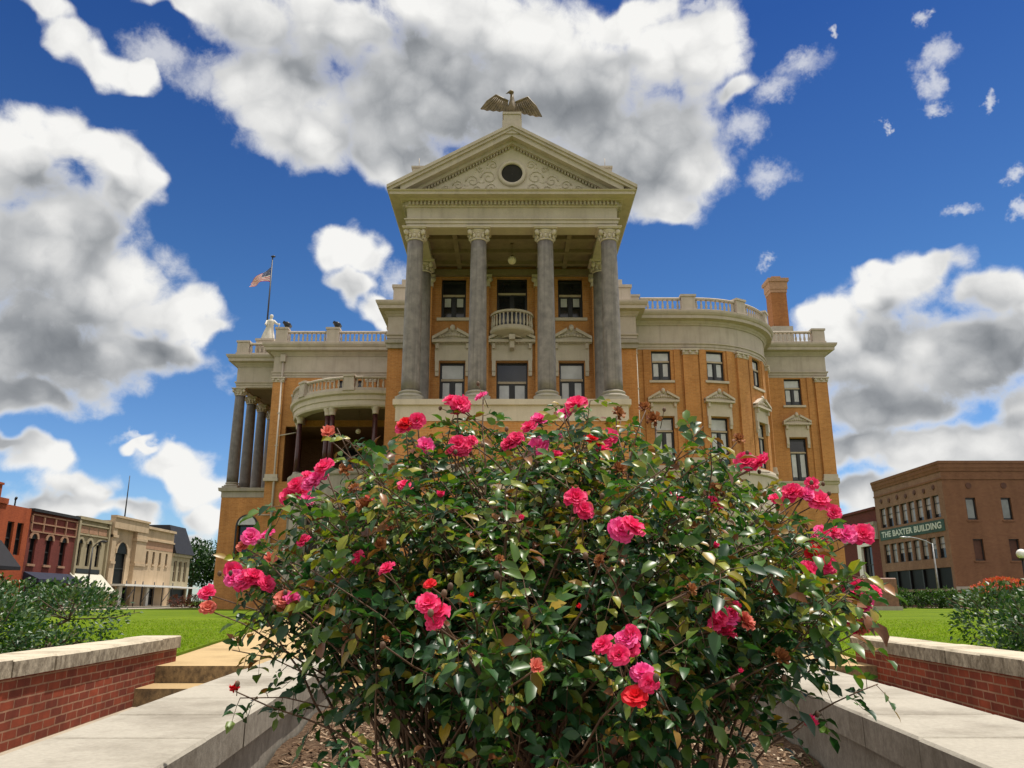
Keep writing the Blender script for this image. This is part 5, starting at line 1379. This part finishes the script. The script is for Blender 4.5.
BUSH = thing("rose_bush", "large rose bush in the bed, covered in pink and red roses", "rose bush", (.12, 2.75, MZ))
BB = (.12, 2.75, MZ)
cane = MB(); leaf = MB(); young = MB()
def depth_of(px, py):
    """front face of the rounded bush for a spot of its outline"""
    ex_ = (px - 540) / 350; ez_ = (py - 590) / 210
    q = max(0.0, 1 - ex_ * ex_ - ez_ * ez_ * .8)
    return q
ROSES = [  # photo column, row, kind, size, how far towards the viewer (0 back .. 1 front)
 (452, 401, "pink0", .85, .3), (463, 404, "pink1", .85, .3), (457, 412, "red0", .7, .3), (406, 424, "red0", .8, .4), (417, 421, "pink2", .8, .4), (425, 447, "mag0", .9, .45), (462, 446, "pink0", 1.05, .5),
 (455, 452, "pink2", .8, .5), (514, 442, "pink2", 1.0, .5), (508, 444, "red0", .7, .5), (540, 420, "mag0", .85, .3), (538, 446, "mag1", 1.0, .55), (576, 404, "pink1", 1.1, .3), (592, 439, "red1", .95, .4), (607, 438, "pink2", .95, .4),
 (556, 436, "mag0", .7, .3), (575, 499, "pink0", 1.1, .75), (632, 527, "pink2", 1.15, .9), (626, 640, "mag0", 1.0, .95), (619, 655, "pink0", 1.0, .97), (642, 673, "mag1", 1.0, .97), (635, 697, "red1", 1.15, 1.0), (633, 634, "pink1", .8, .95),
 (745, 462, "pink0", .95, .3), (752, 466, "red0", .5, .3), (793, 493, "pink2", .95, .3), (805, 495, "mag0", .8, .3), (818, 501, "pink1", 1.0, .3), (846, 534, "mag1", .95, .4), (820, 536, "red0", .9, .4), (834, 532, "red0", .7, .4),
 (814, 553, "red0", .8, .5), (825, 566, "pink0", 1.05, .55), (855, 590, "pink0", 1.0, .6), (862, 600, "mag0", .9, .6), (858, 605, "mag1", .9, .6), (862, 627, "cor0", .75, .6), (729, 618, "mag0", .95, .8), (744, 622, "cor0", 1.0, .8), (734, 610, "pink0", .8, .8),
 (438, 612, "pink1", 1.1, .95), (433, 622, "pink2", .8, .95), (430, 584, "red1", .6, .9), (387, 569, "pink0", .8, .8), (235, 579, "mag0", .9, .5), (245, 581, "pink2", 1.05, .5), (254, 578, "pink0", .9, .5), (284, 600, "cor0", .9, .6),
 (208, 608, "cor0", .7, .3), (207, 592, "red0", .7, .25), (235, 690, "bud", 1.0, .7), (318, 478, "mag1", .95, .5), (311, 484, "mag0", .85, .5), (290, 496, "pink0", .95, .4), (302, 493, "red0", .75, .4), (251, 537, "mag0", .85, .3), (243, 546, "cor0", .6, .3),
 (303, 541, "pink0", .75, .5), (358, 557, "red0", .65, .7), (405, 486, "pink0", .7, .6), (440, 497, "budp", .8, .6), (676, 496, "pink0", .7, .5), (715, 503, "red0", .75, .5), (805, 725, "budp", 1.1, .85), (780, 541, "budp", .7, .5), (522, 520, "budp", .6, .8), (715, 548, "budp", .6, .6), (588, 507, "cor0", .5, .75), (740, 672, "budp", .5, .9), (470, 596, "bud", .5, .9), (580, 608, "bud", .5, .9)]
SPENT = [(327, 434, "sp1", 1.1, .3), (365, 508, "sp0", 1.5, .5), (372, 500, "sp1", 1.0, .5), (355, 490, "sp0", 1.1, .5), (618, 414, "sp0", 1.2, .3), (655, 420, "sp0", 1.3, .3), (645, 408, "sp0", 1.0, .3), (535, 668, "sp1", 1.2, .95), (780, 658, "sp0", 1.3, .8), (738, 440, "sp0", 1.0, .3), (388, 530, "sp1", .9, .6),
         (450, 452, "sp1", 1.0, .5), (285, 610, "sp0", 1.2, .6), (620, 470, "sp0", 1.2, .5), (690, 590, "sp0", 1.0, .9), (380, 545, "sp0", 1.1, .7), (600, 560, "sp0", .9, .9), (500, 560, "sp0", .8, .9), (690, 470, "sp0", 1.2, .4), (775, 590, "sp1", 1.1, .7), (270, 560, "sp1", 1.0, .5), (385, 640, "sp0", .7, .9), (345, 470, "sp0", 1.1, .4), (395, 470, "sp0", 1.0, .5), (715, 490, "sp0", 1.1, .5)]
def rose_point(px, py, f):
    ex_ = (px - 545) / 360; ez_ = (py - 600) / 230
    q = sqrt(max(0.02, 1 - .85 * ex_ * ex_ - .6 * ez_ * ez_))
    return at(px, py, 2.75 - (2 * f - .85) * .85 * q)
def bez(a, b, c, t): return a * (1 - t) ** 2 + b * 2 * t * (1 - t) + c * t * t
def grow_cane(tip, leaf_from=.35, step=.042, size=.043, tipyoung=.85, thick=.0065, base=None, arch=0.0, dens=1.0, stop=1.0):
    base = base or Vector((BR_.uniform(-.38, .62), 2.8 + BR_.uniform(-.38, .38), MZ - .02))
    ctrl = Vector((base.x + (tip.x - base.x) * BR_.uniform(.25, .5), base.y + (tip.y - base.y) * BR_.uniform(.25, .5), base.z + (tip.z - base.z) * BR_.uniform(.6, .85) + arch)) + rv(BR_) * .05
    n = 12; pts = [bez(base, ctrl, tip, i / n) + rv(BR_) * .008 * (0 < i < n) for i in range(n + 1)]
    cane.tube(pts, [thick * (1 - .68 * i / n) for i in range(n + 1)], 6)
    ln = sum((pts[i + 1] - pts[i]).length for i in range(n)); k = 0; t = leaf_from
    ang = BR_.uniform(0, 6.28)
    while t < stop:
        i = min(n - 1, int(t * n)); p = pts[i].lerp(pts[i + 1], t * n - i); tan = (pts[i + 1] - pts[i]).normalized()
        ang += 2.4; o = tan.orthogonal().normalized(); o2 = tan.cross(o); out = (o * cos(ang) + o2 * sin(ang))
        d = out + tan * .35 + Vector((0, 0, .25)) + rv(BR_) * .25
        if BR_.random() < dens:
            tgt = young if (t > tipyoung and BR_.random() < .6) else leaf
            compound(tgt, cane, p, d, Vector((0, 0, 1)) + rv(BR_) * .45 + Vector((0, -.25, 0)), size * BR_.uniform(.75, 1.25))
        t += step / ln * BR_.uniform(.8, 1.3)
    return pts
def add_flower(p, kind, s, name):
    o = bpy.data.objects.new(name, protos[kind]); COL.objects.link(o); o.parent = BUSH
    o.location = p - Vector(BB)
    ax = Vector((BR_.gauss(0, .35), -.75 + BR_.gauss(0, .25), .62 + BR_.gauss(0, .2))).normalized()
    q = Vector((0, 0, 1)).rotation_difference(ax)
    o.rotation_mode = 'QUATERNION'; o.rotation_quaternion = q @ Matrix.Rotation(BR_.uniform(0, 6.28), 3, 'Z').to_quaternion()
    o.scale = (s, s, s * BR_.uniform(.85, 1.15)); return o, ax
CROWD = []
for px, py, kind, s, f in ROSES:                            # blooms come in loose sprays
    if kind == "red0": kind = BR_.choice(["pink1", "pink3", "red0"])
    CROWD.append((px, py, kind, s * .82, f))
    if "bud" not in kind and kind[:3] != "red" and s > .7 and BR_.random() < .95 and len(CROWD) < 98:
        CROWD.append((px + BR_.uniform(-20, 20), py + BR_.uniform(-12, 12), BR_.choice(["pink0", "pink1", "pink2", "pink3", "mag1"]), s * BR_.uniform(.55, .85), f + BR_.uniform(-.03, .03)))
for px, py, kind, s, f in CROWD + SPENT:
    p = rose_point(px, py, f + .07)
    dist = p.length
    spent = kind.startswith("sp")
    o, ax = add_flower(p, kind, s * (dist / 2.55) * (.66 if spent else .97), "spent_blossom" if spent else ("rose_bud" if "bud" in kind else "rose_flower"))
    grow_cane(p - ax * .012, .5 if py < 520 else .62, .05, .042, .9, stop=.93)
    if BR_.random() < .5:                                     # buds and hips beside the flower
        hp = p + rv(BR_) * .05; cane.tube([p - ax * .05, hp], [.0014, .0012], 4); cane.ball(hp, .007, 7, 5, (1, 1, 1.3))
# leaf canes that fill the outline
OUT = [(214, 600), (240, 545), (283, 500), (318, 462), (335, 436), (372, 452), (400, 430), (440, 420), (470, 412), (520, 425), (570, 412), (620, 412), (662, 415), (690, 450), (728, 452), (762, 470), (800, 500), (838, 530), (862, 565), (872, 620), (868, 640),
       (830, 630), (805, 640), (790, 660), (740, 665), (690, 680), (640, 710), (560, 735), (400, 735), (340, 715), (300, 690), (285, 650), (225, 630)]
def inside(x, y):
    c = False; n = len(OUT)
    for i in range(n):
        (x0, y0), (x1, y1) = OUT[i], OUT[(i + 1) % n]
        if (y0 > y) != (y1 > y) and x < (x1 - x0) * (y - y0) / (y1 - y0) + x0: c = not c
    return c
clumps = []
while len(clumps) < 58:                                     # leafy shoots gather in clumps, with gaps between them
    px, py = BR_.uniform(205, 878), (BR_.uniform(408, 700) if len(clumps) < 40 else BR_.uniform(408, 560))
    if not inside(px, py) or (py > 600 and px < 330) or (py > 610 and px > 640 and BR_.random() < .8) or (py > 660 and BR_.random() < .5): continue
    f = BR_.random() ** .75
    p = rose_point(px, py, f)
    if any((p - q).length < .15 for q in clumps): continue
    clumps.append(p)
    for j in range(BR_.choice([2, 3, 4, 4])):
        t_ = p + rv(BR_) * BR_.uniform(.03, .10) * (1 if 300 < px < 800 else .55)
        grow_cane(t_, BR_.uniform(.42, .6) if py < 600 else BR_.uniform(.74, .84), .034, .052 if py > 560 else .043, .86 if py > 520 else .70, .005)
# special outer sprays
for px, py, f in ((236, 562, .4), (256, 552, .45), (242, 618, .4), (278, 606, .5), (262, 574, .5), (254, 588, .4), (300, 560, .5), (868, 640, .5), (850, 610, .5), (878, 684, .55), (232, 650, .45), (240, 698, .7), (725, 480, .3), (690, 520, .4), (800, 560, .4), (630, 420, .3), (345, 440, .3), (337, 428, .3)):
    grow_cane(rose_point(px, py, f), .55, .04, .045, .92, .0055, arch=.1)
# low fresh shoots in front
for px, py, y in ((430, 742, 2.0), (520, 735, 1.95), (560, 752, 1.9), (600, 740, 1.95), (480, 758, 1.9), (350, 740, 2.1)):
    tp2 = at(px, py, y); grow_cane(tp2, .35, .032, .044, .8, .004, Vector((tp2.x + BR_.uniform(-.08, .08), y + .15, MZ)))
# bare old wood in the middle
for i in range(16):
    tip = rose_point(BR_.uniform(300, 780), BR_.uniform(560, 690), BR_.uniform(.2, .8)); grow_cane(tip, .9, .06, .04, 1, .011)
for a, b2 in (((380, 620, .5), (505, 598, .6)), ((640, 640, .5), (700, 560, .4)), ((560, 640, .6), (470, 560, .5))):
    cane.tube([rose_point(*a), (rose_point(*a) + rose_point(*b2)) / 2 + Vector((0, 0, .03)), rose_point(*b2)], [.012, .010, .008], 7)
cane.build("canes", CANE, BUSH, BB); leaf.build("foliage", LEAF, BUSH, BB); young.build("young_foliage", LEAF_Y, BUSH, BB)

# ------------------------------------------------------------------ light, sky, clouds
SUN_EL, SUN_AZ = radians(73), radians(72)      # azimuth from +y towards +x: high, from the right, a little behind the courthouse
sd = bpy.data.lights.new("sun", 'SUN'); sd.energy = 3.9; sd.angle = radians(.53); sd.color = (1.0, .94, .84)
so = bpy.data.objects.new("sun", sd); COL.objects.link(so)
tosun = Vector((sin(SUN_AZ) * cos(SUN_EL), cos(SUN_AZ) * cos(SUN_EL), sin(SUN_EL)))
so.rotation_euler = tosun.to_track_quat('Z', 'Y').to_euler(); so.location = tosun * 60

W = bpy.data.worlds.new("World"); SC.world = W; W.use_nodes = True
nt = W.node_tree; nt.nodes.clear()
out = N(nt, "ShaderNodeOutputWorld")
SKY_S = .15
sky = N(nt, "ShaderNodeTexSky", sky_type='NISHITA'); sky.sun_disc = False; sky.sun_elevation = SUN_EL; sky.sun_rotation = SUN_AZ
sky.air_density = 1.0; sky.dust_density = .3; sky.ozone_density = 3.0
skyg = N(nt, "ShaderNodeGamma"); skyg.inputs[1].default_value = 1.25; L(nt, sky.outputs[0], skyg.inputs[0])
tc = N(nt, "ShaderNodeTexCoord"); D = tc.outputs["Generated"]
sp = N(nt, "ShaderNodeSeparateXYZ"); L(nt, D, sp.inputs[0])
azn = mth(nt, 'ARCTAN2', sp.outputs[0], sp.outputs[1]); eln = mth(nt, 'ARCSINE', sp.outputs[2])
elf = N(nt, "ShaderNodeMapRange"); L(nt, sp.outputs[2], elf.inputs[0]); elf.inputs[1].default_value = .12; elf.inputs[2].default_value = .62
skyc = mixc(nt, 1.0, skyg.outputs[0], ramp(nt, elf.outputs[0], [(0, (.30, .36, .43)), (.45, (.20, .30, .37)), (1, (.095, .185, .31))]), 'MULTIPLY')
def background(col):
    b = N(nt, "ShaderNodeBackground"); b.inputs[1].default_value = SKY_S; L(nt, col, b.inputs[0]); return b.outputs[0]
def mixs(f, a, b):
    m = N(nt, "ShaderNodeMixShader"); L(nt, f, m.inputs[0]); L(nt, a, m.inputs[1]); L(nt, b, m.inputs[2]); return m.outputs[0]
def maprange(x, a, b, smooth=True):
    m = N(nt, "ShaderNodeMapRange"); m.interpolation_type = 'SMOOTHSTEP' if smooth else 'LINEAR'
    L(nt, x, m.inputs[0]); m.inputs[1].default_value = a; m.inputs[2].default_value = b; return m.outputs[0]
WHITE = (4.7, 4.66, 4.5)
# broad bright cloud added out of view to fill light on the facade
nbk = noise(nt, D, 2.3, 4, .6)
backc = mixc(nt, maprange(nbk.outputs[0], .33, .52), skyc, mixc(nt, maprange(nbk.outputs[0], .5, .75), (6.0, 5.7, 5.3), (3.6, 3.45, 3.3)))
back_shader = background(backc)
def azel(px, py):
    v = at(px, py, 10.0); v.normalize(); return atan2(v.x, v.y), math.asin(v.z)
def ell(b):
    px, py, rx_, ry_ = b
    a, e_ = azel(px, py); a1, _ = azel(px + rx_, py); _, e1 = azel(px, py - ry_)
    return a, e_, abs(a1 - a), abs(e1 - e_)
def field(blobs, vec, k=.3):
    cur = None
    for a, e_, ra, re in blobs:
        m = N(nt, "ShaderNodeVectorMath", operation='MULTIPLY_ADD'); L(nt, vec, m.inputs[0]); m.inputs[1].default_value = (1 / ra, 1 / re, 0); m.inputs[2].default_value = (-a / ra, -e_ / re, 0)
        l = N(nt, "ShaderNodeVectorMath", operation='LENGTH'); L(nt, m.outputs[0], l.inputs[0])
        d = l.outputs["Value"]
        cur = d if cur is None else mth(nt, 'SMOOTH_MIN', cur, d, k)
    return mth(nt, 'SUBTRACT', 1.0, cur)
CLOUDS = [(40, 0, 44, 26), (70, 38, 40, 24), (100, 65, 36, 22), (135, 80, 32, 18), (195, 14, 70, 16), (255, 30, 60, 42), (290, 80, 70, 50), (315, 140, 70, 46), (430, 90, 120, 90), (400, 165, 70, 36), (560, 95, 140, 90), (650, 150, 100, 72), (700, 55, 80, 52),
          (742, 92, 34, 16), (600, 190, 100, 34), (670, 205, 40, 18), (350, 20, 90, 40), (630, 20, 60, 26), (500, 30, 110, 50), (430, 0, 60, 30),
          (10, 165, 60, 52), (65, 140, 56, 34), (105, 145, 40, 26), (115, 185, 42, 48), (35, 250, 110, 90), (110, 285, 85, 62), (185, 315, 54, 34), (160, 355, 84, 34), (60, 350, 110, 62), (10, 402, 76, 24), (222, 325, 24, 16),
          (345, 258, 34, 24), (380, 262, 28, 22), (365, 290, 32, 20), (385, 315, 22, 14), (40, 456, 50, 24), (80, 478, 52, 24), (125, 503, 40, 18), (10, 445, 40, 14), (60, 500, 60, 16),
          (180, 460, 46, 22), (205, 484, 36, 26), (215, 515, 28, 20), (145, 441, 26, 6), (195, 540, 24, 14), (40, 540, 90, 12), (10, 520, 40, 14),
          (885, 288, 42, 32), (925, 276, 42, 30), (985, 292, 50, 28), (1015, 305, 40, 30), (830, 312, 46, 24), (860, 350, 100, 55), (965, 355, 95, 58), (1010, 420, 60, 56), (880, 405, 80, 40), (850, 448, 64, 24), (940, 455, 120, 26), (860, 500, 50, 26), (1010, 470, 50, 26), (940, 495, 110, 26), (950, 262, 40, 22), (905, 262, 30, 20), (100, 575, 90, 14), (210, 565, 40, 20),
          (-150, 300, 110, 110), (1200, 300, 130, 100), (-230, 470, 120, 50), (1250, 450, 140, 50), (300, -110, 150, 60), (620, -130, 120, 50)]
DARKS = [(430, 70, 110, 46), (555, 115, 90, 44), (640, 150, 66, 34), (500, 170, 110, 32), (330, 50, 60, 40), (25, 322, 105, 40), (75, 245, 45, 26), (120, 366, 110, 26), (20, 395, 80, 22), (895, 398, 100, 34), (965, 338, 66, 30), (1010, 360, 50, 24), (890, 326, 40, 30), (855, 425, 60, 18), (40, 195, 32, 22), (60, 492, 56, 9), (960, 432, 80, 10), (700, 110, 26, 20),
         (-160, 350, 100, 50), (1210, 340, 100, 50)]
WISPS = [(938, 58, 24, 17), (932, 82, 17, 20), (934, 106, 16, 9), (958, 212, 22, 10), (1016, 175, 14, 11), (1018, 210, 13, 10), (921, 15, 10, 11), (768, 262, 13, 9), (990, 101, 9, 9), (886, 127, 7, 6), (830, 30, 7, 7),
         (205, 75, 36, 26), (245, 100, 24, 20), (800, 68, 36, 18), (775, 88, 30, 18), (745, 125, 22, 24), (772, 174, 28, 20), (165, 55, 30, 26), (700, 3, 34, 12), (140, 440, 40, 8), (395, 285, 20, 26), (150, 55, 30, 26)]
WS = [ell(b) for b in WISPS]
CL = [ell(b) for b in CLOUDS]; DK = [ell(b) for b in DARKS]
# texture shared by all sectors
def vma(src, k, base):
    m = N(nt, "ShaderNodeVectorMath", operation='MULTIPLY_ADD'); L(nt, src, m.inputs[0]); m.inputs[1].default_value = k
    if isinstance(base, tuple): m.inputs[2].default_value = base
    else: L(nt, base, m.inputs[2])
    return m.outputs[0]
n1 = noise(nt, D, 8, 3, .65)
wv = vma(n1.outputs["Color"], (1, 1, 1), (-.5, -.5, -.5))
ae = N(nt, "ShaderNodeCombineXYZ"); L(nt, azn, ae.inputs[0]); L(nt, eln, ae.inputs[1])
aw = vma(wv, (.12, .10, 0), ae.outputs[0])
dw = vma(wv, (.05, .05, .05), D)
vo = N(nt, "ShaderNodeTexVoronoi", feature='F1'); vo.inputs["Scale"].default_value = 23
vo.inputs["Detail"].default_value = .5; vo.inputs["Roughness"].default_value = .5
L(nt, dw, vo.inputs["Vector"])
billow = mth(nt, 'SUBTRACT', .45, vo.outputs["Distance"])
nb = noise(nt, dw, 10, 8, .66)
nlow = noise(nt, scaled(nt, dw, (1, 1, 1.4)), 6.5, 2, .5)
nbc = mth(nt, 'SUBTRACT', nb.outputs[0], .5)
tex = mth(nt, 'MULTIPLY_ADD', nbc, 1.75, mth(nt, 'MULTIPLY', billow, .55))
def shifted(vec, o):
    m = N(nt, "ShaderNodeVectorMath", operation='ADD'); L(nt, vec, m.inputs[0]); m.inputs[1].default_value = o; return m.outputs[0]
nbl = noise(nt, shifted(dw, (.012, -.006, .026)), 10, 4, .66)        # the cloud a little nearer the sun, and further
nbf = noise(nt, shifted(dw, (.024, -.014, .060)), 10, 2, .62)
n4 = noise(nt, D, 34, 4, .7)
aws = vma(vma(n4.outputs["Color"], (1, 1, 1), (-.5, -.5, -.5)), (.055, .05, 0), ae.outputs[0])
def sector(lo, hi):
    mg = .10
    pick = lambda bs: [b for b in bs if b[0] + 1.5 * b[2] + mg > lo and b[0] - 1.5 * b[2] - mg < hi]
    cl, dk, ws = pick(CL), pick(DK), pick(WS)
    fc = mth(nt, 'MINIMUM', field(cl, aw, .45), .75)
    dens = mth(nt, 'ADD', mth(nt, 'MULTIPLY_ADD', fc, 1.35, .17), mth(nt, 'MULTIPLY', tex, 1.0))
    cover = maprange(dens, .02, .66)
    if ws:
        wd = mth(nt, 'MULTIPLY_ADD', nbc, 1.6, mth(nt, 'MULTIPLY', field(ws, aws, .3), .9))
        cover = mth(nt, 'MAXIMUM', cover, mth(nt, 'MULTIPLY', maprange(wd, -.1, .9), .62))
    f1 = mth(nt, 'MINIMUM', field(cl, shifted(aw, (.018, .046, 0)), .45), .75)
    d1 = mth(nt, 'MAXIMUM', mth(nt, 'MULTIPLY_ADD', f1, 1.35, mth(nt, 'MULTIPLY_ADD', nbl.outputs[0], 1.75, -.705)), 0)
    d2 = mth(nt, 'MAXIMUM', mth(nt, 'MULTIPLY_ADD', f1, 1.35, mth(nt, 'MULTIPLY_ADD', nbf.outputs[0], 1.75, -.705)), 0)
    tau = mth(nt, 'MULTIPLY_ADD', d1, .62, mth(nt, 'MULTIPLY', d2, .62))
    fd = field(dk, aw, .8)
    hid = maprange(tau, .12, 1.35, False)                                                  # light lost on the way in
    sh = mth(nt, 'MULTIPLY_ADD', maprange(fd, -.9, 1.0), .40, mth(nt, 'MULTIPLY_ADD', hid, .42, -.06))
    sh = mth(nt, 'MULTIPLY_ADD', mth(nt, 'SUBTRACT', nlow.outputs[0], .5), .7, sh)
    sh = mth(nt, 'MULTIPLY_ADD', nbc, -.75, sh)
    sh = mth(nt, 'MULTIPLY_ADD', billow, -.50, sh)
    sh = mth(nt, 'MULTIPLY', sh, maprange(dens, .1, .8))
    col = ramp(nt, sh, [(0, (4.75, 4.72, 4.6)), (.22, (3.9, 3.9, 3.85)), (.5, (2.6, 2.66, 2.72)), (.75, (1.6, 1.68, 1.78)), (1, (1.0, 1.08, 1.18))])
    return background(mixc(nt, cover, skyc, col))
B1, B2 = azel(310, 200)[0], azel(815, 200)[0]
front = mixs(mth(nt, 'GREATER_THAN', azn, B1), sector(-.85, B1), mixs(mth(nt, 'GREATER_THAN', azn, B2), sector(B1, B2), sector(B2, .85)))
inz = mth(nt, 'MULTIPLY', maprange(mth(nt, 'ABSOLUTE', azn), .84, .76), mth(nt, 'MULTIPLY', maprange(eln, .92, .84), maprange(eln, -.03, -.01)))
L(nt, mixs(inz, back_shader, front), out.inputs[0])

SC.view_settings.view_transform = 'Standard'; SC.view_settings.look = 'None'
SC.view_settings.exposure = .38; SC.view_settings.gamma = 1.0; SC.view_settings.use_curve_mapping = False
SC.render.film_transparent = False
SC.render.engine = 'CYCLES'
SC.cycles.max_bounces = 6; SC.cycles.diffuse_bounces = 3; SC.cycles.glossy_bounces = 2; SC.cycles.transmission_bounces = 3; SC.cycles.transparent_max_bounces = 4
SC.cycles.use_denoising = True
SC.cycles.sample_clamp_indirect = 6
W.cycles.sampling_method = 'MANUAL'; W.cycles.sample_map_resolution = 512
